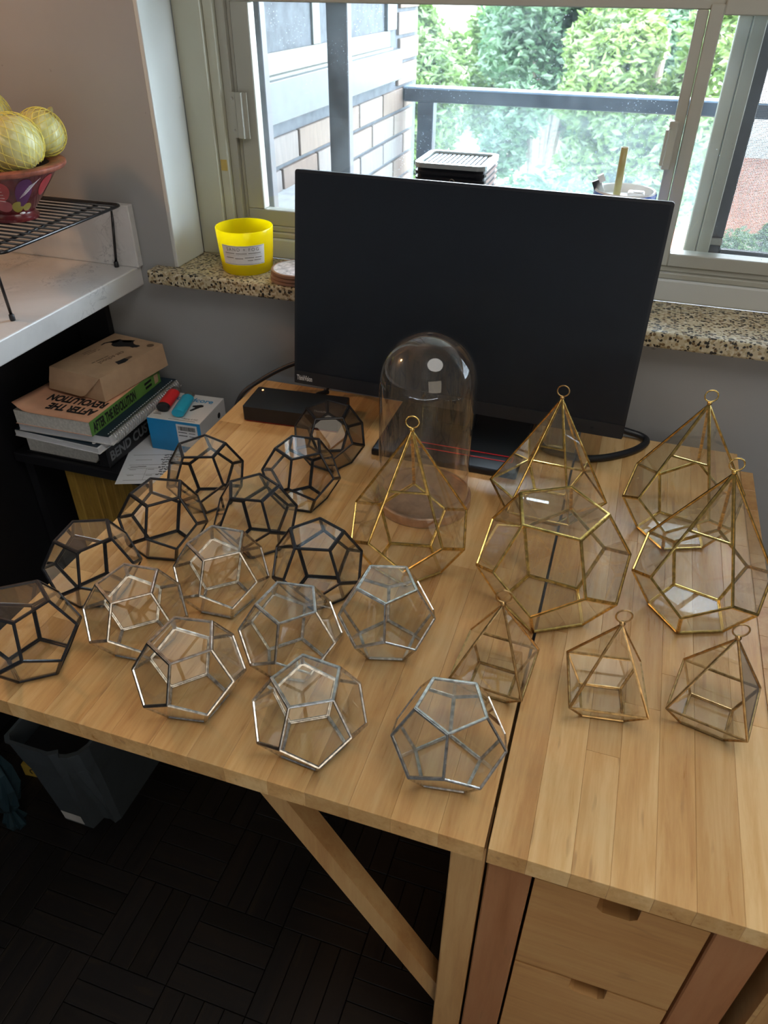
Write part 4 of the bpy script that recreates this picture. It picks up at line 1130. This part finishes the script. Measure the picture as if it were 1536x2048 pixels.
def lighter(loc, rz, body, capm, label):
    r = empty('pocket_lighter', loc, label, 'lighter', 'lighters on the earphone box', rz)
    def oval(y, a, b, n=20): return [(a * math.cos(2 * PI * k / n), y, 0.0092 + b * math.sin(2 * PI * k / n)) for k in range(n)]
    def loft(rs):
        m = MB(); n = 20; vs = [v for q in rs for v in q]; fs = [(i * n + k, (i + 1) * n + k, (i + 1) * n + (k + 1) % n, i * n + (k + 1) % n) for i in range(len(rs) - 1) for k in range(n)]
        fs += [tuple(range(n)), tuple(range((len(rs) - 1) * n, len(rs) * n))[::-1]]; return m.add(vs, fs)
    smooth_by_angle(loft([oval(0.008, 0.0128, 0.0090), oval(0.012, 0.0132, 0.0092), oval(0.060, 0.0128, 0.0090), oval(0.064, 0.0125, 0.0088)]).build('body', body, r))
    smooth_by_angle(loft([oval(0.0, 0.0118, 0.0082), oval(0.002, 0.0128, 0.0090), oval(0.008, 0.0128, 0.0090)]).build('end_cap', capm, r))
    smooth_by_angle(loft([oval(0.064, 0.0108, 0.0078), oval(0.078, 0.0104, 0.0076)]).build('hood', 'steel', r))
    MB().tube([(-0.006, 0.074, 0.0125), (0.006, 0.074, 0.0125)], 0.004, 10).build('spark_wheel', 'steel', r)
    return r


lighter((-0.776, -0.098, ZS + 0.0692), 0.2, 'lighter_red', 'ink', 'red pocket lighter with a black end, on the earphone box')
lighter((-0.7365, -0.108, ZS + 0.0692), 0.23, 'lighter_blue', 'lighter_blue', 'turquoise pocket lighter lying on the earphone box')

# ------------------------------------------------------------------ under the desk
bn = empty('waste_bin', (-0.79, -0.44, 0), 'grey plastic waste bin with a sticker, under the desk\'s left end', 'bin')


def bin_ring(x0, x1, y0, y1, notch, z):
    pts = [(x0, y1), (x0, y0 + 0.01), (x0 + 0.01, y0)]
    pts += [(x1 - 0.055, y0), (x1 - 0.040, y0 + 0.010 * (1 - notch)), (x1 - 0.034, y0 + 0.002 + 0.024 * notch), (x1 - 0.020, y0 + 0.006 + 0.022 * notch), (x1 - 0.006, y0 + 0.018 + 0.006 * notch), (x1, y0 + 0.036)]
    pts += [(x1, y1)]
    return [(x + 0.79, y + 0.44, z) for x, y in pts]


rs = [bin_ring(-0.848, -0.735, -0.572, -0.30, 1.0, 0.0), bin_ring(-0.857, -0.724, -0.590, -0.29, 0.8, 0.19), bin_ring(-0.860, -0.719, -0.597, -0.285, 0.05, 0.225), bin_ring(-0.864, -0.715, -0.604, -0.28, 0.0, 0.28), bin_ring(-0.867, -0.712, -0.607, -0.277, 0.0, 0.281), bin_ring(-0.867, -0.712, -0.607, -0.277, 0.0, 0.286), bin_ring(-0.861, -0.718, -0.601, -0.283, 0.0, 0.286), bin_ring(-0.857, -0.724, -0.594, -0.29, 0.05, 0.22), bin_ring(-0.845, -0.739, -0.566, -0.305, 1.0, 0.004)]
n = len(rs[0]); bm_ = MB(); bm_.add([v for q in rs for v in q], [(i * n + k, i * n + (k + 1) % n, (i + 1) * n + (k + 1) % n, (i + 1) * n + k) for i in range(len(rs) - 1) for k in range(n)] + [tuple(range(n))[::-1], tuple(range((len(rs) - 1) * n, len(rs) * n))])
bm_.build('body', 'bin', bn)
ls = bin_ring(-0.853, -0.7265, -0.5925, -0.292, 0.6, 0.235)
lm_ = MB(); lm_.add(ls + [(x, y, z + 0.012 + 0.004 * math.sin(9 * x) ) for x, y, z in ls], [tuple(range(n, 2 * n))])
lm_.build('liner', 'bin_in', bn)
sk = MB(); q = [(-0.835, -0.5748, 0.012), (-0.790, -0.5748, 0.012), (-0.790, -0.5775, 0.042), (-0.835, -0.5775, 0.042)]
q = [(x + 0.79, y + 0.44, z) for x, y, z in q]; sk.add(q + [(x, y - 0.0008, z) for x, y, z in q], [(0, 3, 2, 1), (4, 5, 6, 7), (0, 1, 5, 4), (1, 2, 6, 5), (2, 3, 7, 6), (3, 0, 4, 7)])
sk.build('sticker', 'label', bn)

bgm = MB(); r = random.Random(6); prof = [(0.016, 0.0), (0.022, 0.015), (0.010, 0.05), (0.028, 0.08), (0.036, 0.13), (0.034, 0.18), (0.024, 0.22), (0.006, 0.245)]
nn = 18; vs = []; fs = []
for i, (rr_, z) in enumerate(prof):
    for k in range(nn): q = rr_ * (1 + 0.35 * math.sin(k * 2.4 + i * 0.6) * r.uniform(0.4, 1)); vs.append((q * math.cos(2 * PI * k / nn), q * math.sin(2 * PI * k / nn) * 0.8, z))
for i in range(len(prof) - 1):
    for k in range(nn): fs.append((i * nn + k, i * nn + (k + 1) % nn, (i + 1) * nn + (k + 1) % nn, (i + 1) * nn + k))
fs += [tuple(range(nn))[::-1], tuple(range((len(prof) - 1) * nn, len(prof) * nn))]
bg = bgm.add(vs, fs).build('plastic_bag', 'bag', at=(-0.925, -0.612, 0)); tag(bg, 'crumpled dark plastic bag on the floor left of the bin', 'bag')
yt = empty('yellow_carton', (-0.966, -0.50, 0), 'small yellow carton with a black mark behind the waste bin', 'box', rz=0.1)
MB().box((-0.022, -0.012, 0), (0.022, 0.012, 0.036), 0.001).build('carton', 'yellow_tag', yt)
MB().tube([(0.004, -0.0122, 0.027), (-0.003, -0.0122, 0.024), (-0.004, -0.0122, 0.017), (0.0, -0.0122, 0.012)], 0.0012, 5).build('printed_mark', 'ink', yt)

# ------------------------------------------------------------------ wire rack, bowl and onions on the counter
rk = empty('wire_rack', (-1.13, -0.1125, CTZ), 'black wire shelf rack standing on the white counter', 'rack')
RH = 0.114; x0, x1, y0, y1 = -0.27, 0.247, -0.1575, 0.1525
fr = MB(); rp = [(x, y, RH) for x, y in rounded_rect(x0, x1, y0, y1, 0.012, 3)]; fr.tube(rp, 0.0028, 8, closed=True)
fr.build('rim', 'black_wire', rk, True)
for x in (0.195, -0.01, -0.21): MB().tube([(x, y0, RH - 0.0045), (x, y1, RH - 0.0045)], 0.0024, 8).build('cross_bar', 'black_wire', rk, True)
wm = MB().tube([(x0 + 0.001, 0, 0), (x1 - 0.001, 0, 0)], 0.0017, 6).mesh('wire', 'black_wire', True)
for k in range(17): obj('wire', wm, rk, (0, y0 + 0.012 + k * (y1 - y0 - 0.024) / 16, RH - 0.0005))
for sx, sy in ((1, -1), (1, 1), (-1, -1), (-1, 1)):
    xt = x1 - 0.022 if sx > 0 else x0 + 0.022; xf = x1 - 0.030 if sx > 0 else x0 + 0.03; yt_ = y0 if sy < 0 else y1; yf = y0 + 0.012 if sy < 0 else y1 - 0.010
    g = MB().tube([(xt, yt_, RH - 0.002), (xf, yf, 0.006)], 0.0026, 8).build('leg', 'black_wire', rk, True)
    MB().lathe([(0, 0), (0.0042, 0), (0.0046, 0.003), (0.0042, 0.010), (0.0028, 0.011)], 10).build('foot_cap', 'black_plastic', g, True, (xf, yf, 0.0))

BZ = CTZ + RH + 0.0016
bw = empty('painted_bowl', (-0.9934, -0.1051, BZ), 'maroon lacquered wooden bowl painted with flowers, on the wire rack', 'bowl')
bprof = [(0.030, 0.0), (0.038, 0.002), (0.039, 0.007), (0.034, 0.011), (0.033, 0.014), (0.045, 0.028), (0.062, 0.050), (0.078, 0.070), (0.088, 0.080)]
smooth_by_angle(MB().lathe([(0, 0)] + bprof, 64).build('body', 'lacquer', bw), 50)
smooth_by_angle(MB().lathe([(0.088, 0.080), (0.098, 0.081), (0.1005, 0.084), (0.1005, 0.088), (0.098, 0.090), (0.076, 0.0885), (0.073, 0.086)], 64).build('rim', 'rim_wood', bw), 50)
MB().lathe([(0.0735, 0.0865), (0.064, 0.066), (0.048, 0.040), (0.02, 0.022), (0, 0.020)], 64).build('inside', 'bowl_in', bw, True)


def bowl_r(z):
    for (ra, za), (rb_, zb) in zip(bprof[4:-1], bprof[5:]):
        if za <= z <= zb: return ra + (rb_ - ra) * (z - za) / (zb - za)
    return bprof[-1][0]


def petal(th, z, dth, dz, ang, mat, lift=0.0006):
    m = MB(); n = 22; vs = []
    for k in range(n):
        a = 2 * PI * k / n; u, v = math.cos(a), math.sin(a); c, s_ = math.cos(ang), math.sin(ang)
        tt = th + dth * (u * c - v * s_ * 0.75); zz = min(0.0785, max(0.0145, z + dz * (u * s_ + v * c))); r_ = bowl_r(zz) + lift
        vs.append((r_ * math.cos(tt), r_ * math.sin(tt), zz))
    rc = bowl_r(z) + lift * 1.6; vs.append((rc * math.cos(th), rc * math.sin(th), z))
    m.add(vs, [(k, (k + 1) % n, n) for k in range(n)]); return m.build('painted_petal', mat, bw, True)


D_ = math.radians
petal(D_(-62), 0.058, 0.27, 0.018, 0.2, 'pt_red'); petal(D_(-28), 0.052, 0.22, 0.024, 0.35, 'pt_purple'); petal(D_(-64), 0.031, 0.28, 0.011, 0.1, 'pt_pink')
petal(D_(-38), 0.028, 0.20, 0.010, 0.0, 'pt_olive'); petal(D_(-92), 0.050, 0.16, 0.014, 0.0, 'pt_teal'); petal(D_(-115), 0.058, 0.24, 0.018, -0.2, 'pt_red'); petal(D_(8), 0.058, 0.20, 0.017, 0.0, 'pt_red'); petal(D_(40), 0.05, 0.22, 0.02, 0.0, 'pt_purple'); petal(D_(-18), 0.026, 0.16, 0.007, 0.0, 'pt_olive')
wl = MB()
for k in range(7):
    z0_ = 0.046 + 0.004 * k; wl.tube([((bowl_r(z) + 0.0011) * math.cos(t), (bowl_r(z) + 0.0011) * math.sin(t), z) for t, z in ((D_(-78), z0_ - 0.002 * (k - 3) * -0.4), (D_(-68), z0_ + 0.001 * (k - 3)), (D_(-56), z0_ + 0.002 * (k - 3)))], 0.00035, 4)
    wl.tube([((bowl_r(z) + 0.0011) * math.cos(t), (bowl_r(z) + 0.0011) * math.sin(t), z) for t, z in ((D_(-34 + 2 * k), 0.044 + 0.003 * k), (D_(-26 + 2 * k), 0.049 + 0.003 * k), (D_(-20 + 2 * k), 0.0555 + 0.003 * k))], 0.00035, 4)
wl.build('painted_lines', 'pt_white', bw)
petal(D_(-30), 0.0165, 0.12, 0.0022, 0.0, 'pt_white', 0.0045)

onp = [(0.0, -1.0), (0.35, -0.97), (0.62, -0.82), (0.86, -0.52), (0.985, -0.12), (0.97, 0.2), (0.82, 0.55), (0.55, 0.80), (0.30, 0.93), (0.15, 1.06), (0.10, 1.22), (0.03, 1.30)]
netm = MB()
for i, (x, y, z, r_, tx, ty, lb) in enumerate(((-0.953, -0.112, BZ + 0.120, 0.0455, 0.25, -0.5, 'pale yellow onion in front, in the painted bowl'),
                                         (-0.957, -0.036, BZ + 0.126, 0.0370, -0.4, 0.5, 'yellow onion behind the front one, near the right rim of the bowl'),
                                         (-1.036, -0.072, BZ + 0.150, 0.0440, 0.4, 0.6, 'yellow onion at the left edge of the picture, highest in the bowl'))):
    on = empty('onion', (x, y, z), lb, 'onion', 'onions in the bowl'); on.rotation_euler = (tx, ty, 0.3 * i)
    MB().lathe([(a * r_, b_ * r_ * 0.92) for a, b_ in onp[:-3]], 40).build('bulb', 'onion', on, True)
    MB().lathe([(a * r_, b_ * r_ * 0.92) for a, b_ in onp[-4:]], 16).build('dry_neck', 'straw', on, True)
    R3 = on.rotation_euler.to_matrix()
    for sgn in (-1, 1):
        for s_ in range(19):
            path = []
            for k in range(15):
                f = k / 14; ph = -1.15 + 2.5 * f
                a = 2 * PI * s_ / 19 + sgn * f * 1.5
                v = Vector((math.cos(ph) * math.cos(a), math.cos(ph) * math.sin(a), math.sin(ph) * 0.95)) * (r_ * 1.03 + 0.0012)
                path.append(Vector((x, y, z)) + R3 @ v)
            netm.tube(path, 0.0005, 4, caps=False)
nt = netm.build('net_bag', 'net'); tag(nt, 'yellow plastic net bag stretched over the onions', 'net bag')

# ------------------------------------------------------------------ things on the window sill
cd = empty('candle_jar', (-0.665, 0.0956, SILL), 'bright yellow glass candle jar with a silver label on the sill', 'candle')
jr = MB().lathe([(0, 0.0), (0.0445, 0.0), (0.0472, 0.003), (0.0492, 0.025), (0.0515, 0.055), (0.0532, 0.0772), (0.0522, 0.0788), (0.0508, 0.0780), (0.0490, 0.055), (0.0462, 0.020), (0.0440, 0.016), (0, 0.015)], 72).build('jar', 'candle', cd); smooth_by_angle(jr, 45)
MB().lathe([(0, 0.0152), (0.0445, 0.0158), (0.0448, 0.022), (0, 0.0215)], 48).build('wax', 'candle', cd)


def jar_r(z): return 0.0472 + (0.0532 - 0.0472) * (z - 0.003) / 0.074


def jar_patch(a0, a1, z0, z1, off, th=0.0003, n=20):
    m = MB(); vs = []
    for o_ in (off, off + th):
        for k in range(n + 1):
            a = a0 + (a1 - a0) * k / n
            for z in (z0, z1): vs.append(((jar_r(z) + o_) * math.cos(a), (jar_r(z) + o_) * math.sin(a), z))
    h = 2 * (n + 1); fs = []
    for k in range(n):
        fs.append((2 * k, 2 * k + 1, 2 * k + 3, 2 * k + 2)); fs.append((h + 2 * k, h + 2 * k + 2, h + 2 * k + 3, h + 2 * k + 1))
        fs.append((2 * k, 2 * k + 2, h + 2 * k + 2, h + 2 * k)); fs.append((2 * k + 1, h + 2 * k + 1, h + 2 * k + 3, 2 * k + 3))
    fs += [(0, h, h + 1, 1), (h - 2, h - 1, 2 * h - 1, 2 * h - 2)]
    return m.add(vs, fs)


LA = D_(-70)
lab = jar_patch(LA - 0.82, LA + 0.82, 0.021, 0.056, 0.0006).build('label', 'label', cd)


def jar_text(body, size, ac, z, mat, sx=1.0, sp=1.0):
    me = text_mesh(body, size, 0.00005, 'CENTER', 0.0, sp)
    for v in me.vertices:
        zz = z + v.co.y; r_ = jar_r(zz) + 0.0011 + v.co.z; a = ac + v.co.x * sx / 0.05
        v.co = Vector((r_ * math.cos(a), r_ * math.sin(a), zz))
    me.materials.clear(); me.materials.append(M[mat]); return obj('lettering', me, lab)


jar_text('SAND + FOG', 0.0085, LA, 0.0465, 'grey_ink', 0.95, 1.35)
for a0, a1, zz in ((-0.68, -0.3, 0.0418), (-0.25, 0.15, 0.0416), (0.2, 0.66, 0.0417), (-0.66, -0.35, 0.0335), (-0.3, 0.0, 0.0325), (0.06, 0.4, 0.034), (0.44, 0.7, 0.0338), (0.16, 0.36, 0.029), (0.4, 0.66, 0.0292)):
    jar_patch(LA + a0, LA + a1, zz, zz + 0.0011, 0.001, 0.0001, 6).build('small_print', 'grey_ink', lab)
bd = jar_patch(LA - 0.79, LA + 0.79, 0.0222, 0.0227, 0.001, 0.0001); bd.v += []
bd.build('label_border', 'grey_ink', lab); jar_patch(LA - 0.79, LA + 0.79, 0.0544, 0.0549, 0.001, 0.0001).build('label_border', 'grey_ink', lab); jar_patch(LA - 0.7, LA + 0.7, 0.0392, 0.0394, 0.001, 0.0001).build('label_rule', 'grey_ink', lab)

for k, lb in enumerate(('brown round coaster lowest in the stack of three beside the candle', 'brown round coaster in the middle of the stack beside the candle', 'brown round coaster with a pale printed top, topmost beside the candle')):
    cs = empty('coaster', (-0.552 + 0.002 * k, 0.074 - 0.0015 * k, SILL + 0.0072 * k), lb, 'coaster', 'coasters stacked on the sill')
    smooth_by_angle(MB().lathe([(0, 0), (0.049, 0), (0.0505, 0.0012), (0.0505, 0.0058), (0.049, 0.007), (0.0465, 0.007), (0.046, 0.0062), (0, 0.0062)], 56).build('disc', 'coaster', cs), 40)
    if k == 2: MB().lathe([(0, 0.0062), (0.0458, 0.0062), (0.0458, 0.0066), (0, 0.0066)], 48).build('print', 'coaster_top', cs)

ht = empty('cube_heater', (-0.270, 0.1035, SILL), 'black box-shaped mini heater with a grille top, on the sill behind the monitor', 'heater')
hw_, hd_, hh = 0.058, 0.056, 0.217
MB().prism(rounded_rect(-hw_ + 0.003, hw_ - 0.003, -hd_ + 0.003, hd_ - 0.003, 0.012, 5), 0.0, hh - 0.006).build('body', 'speaker', ht)
for k in range(10):
    z = 0.115 + k * 0.0095; fn = MB(); R0 = rounded_rect(-hw_, hw_, -hd_, hd_, 0.014, 5)
    fn.prism(R0, z, z + 0.0042); fn.build('fin', 'speaker', ht)
tr_ = MB(); oR = rounded_rect(-hw_ - 0.0008, hw_ + 0.0008, -hd_ - 0.0008, hd_ + 0.0008, 0.015, 5); iR = rounded_rect(-hw_ + 0.008, hw_ - 0.008, -hd_ + 0.008, hd_ - 0.008, 0.009, 5); n = len(oR)
tr_.add([(x, y, hh - 0.007) for x, y in oR] + [(x, y, hh) for x, y in oR] + [(x, y, hh) for x, y in iR] + [(x, y, hh - 0.007) for x, y in iR], [(a * n + i, a * n + (i + 1) % n, ((a + 1) % 4) * n + (i + 1) % n, ((a + 1) % 4) * n + i) for a in range(4) for i in range(n)])
tr_.build('top_rim', 'speaker_rim', ht)
cell = MB().box((-0.0027, -0.0031, 0), (0.0027, 0.0031, 0.0022), 0.0006).mesh('grille_cell', 'speaker_grid')
for i in range(13):
    for j in range(11): obj('grille_cell', cell, ht, (-0.0456 + i * 0.0076, -0.0425 + j * 0.0085, hh - 0.0055))
MB().tube(curve_pts([(-0.024, -hd_ - 0.0006, 0.178), (-0.008, -hd_ - 0.0006, 0.184), (0.006, -hd_ - 0.0006, 0.183), (0.010, -hd_ - 0.0006, 0.192), (0.004, -hd_ - 0.0006, 0.196), (0.0, -hd_ - 0.0006, 0.188), (0.008, -hd_ - 0.0006, 0.178)]), 0.0009, 6).build('script_logo', 'grey_ink', ht)

cu = empty('drink_cup', (-0.002, 0.115, SILL), 'blue and white lidded drink cup behind the monitor on the sill', 'cup')
smooth_by_angle(MB().lathe([(0, 0), (0.033, 0), (0.034, 0.002), (0.0415, 0.165), (0, 0.165)], 48).build('body', 'cup_white', cu), 40)
smooth_by_angle(MB().lathe([(0.0415, 0.150), (0.0432, 0.150), (0.0445, 0.170), (0.0420, 0.170)], 48).build('blue_band', 'cup_blue', cu), 40)
smooth_by_angle(MB().lathe([(0.0418, 0.165), (0.0468, 0.170), (0.0472, 0.184), (0.0452, 0.187), (0.0430, 0.186), (0.0415, 0.176), (0, 0.175)], 48).build('lid', 'cup_white', cu), 40)
smooth_by_angle(MB().lathe([(0.0440, 0.164), (0.0478, 0.1695), (0.0483, 0.1825), (0.0472, 0.1845)], 48).build('lid_ring', 'cup_blue', cu), 40)
ft = MB().bar((-0.038, -0.004, 0.180), (-0.046, -0.006, 0.198), 0.014, 0.003, up=(0, 1, 0)); ft.build('flip_tab', 'steel', cu)
MB().bar((-0.043, -0.005, 0.199), (-0.035, -0.003, 0.203), 0.011, 0.010, up=(0, 1, 0)).build('stopper', 'cup_white', cu)
MB().box((0.004, -0.012, 0.175), (0.030, 0.010, 0.185), 0.003).build('lid_bump', 'cup_white', cu)
MB().prism([(0.02 + 0.008 * math.cos(t), -0.004 + 0.006 * math.sin(t)) for t in [2 * PI * k / 14 for k in range(14)]], 0.185, 0.1856).build('vent', 'grey_ink', cu)
sw = empty('drinking_straw', (-0.014, 0.108, SILL + 0.1752), 'tan drinking straw standing in the cup lid', 'straw')
MB().lathe([(0.0055, 0), (0.0055, 0.072), (0.0046, 0.072), (0.0046, 0.0)], 20, closed=True).build('tube', 'straw', sw, True)
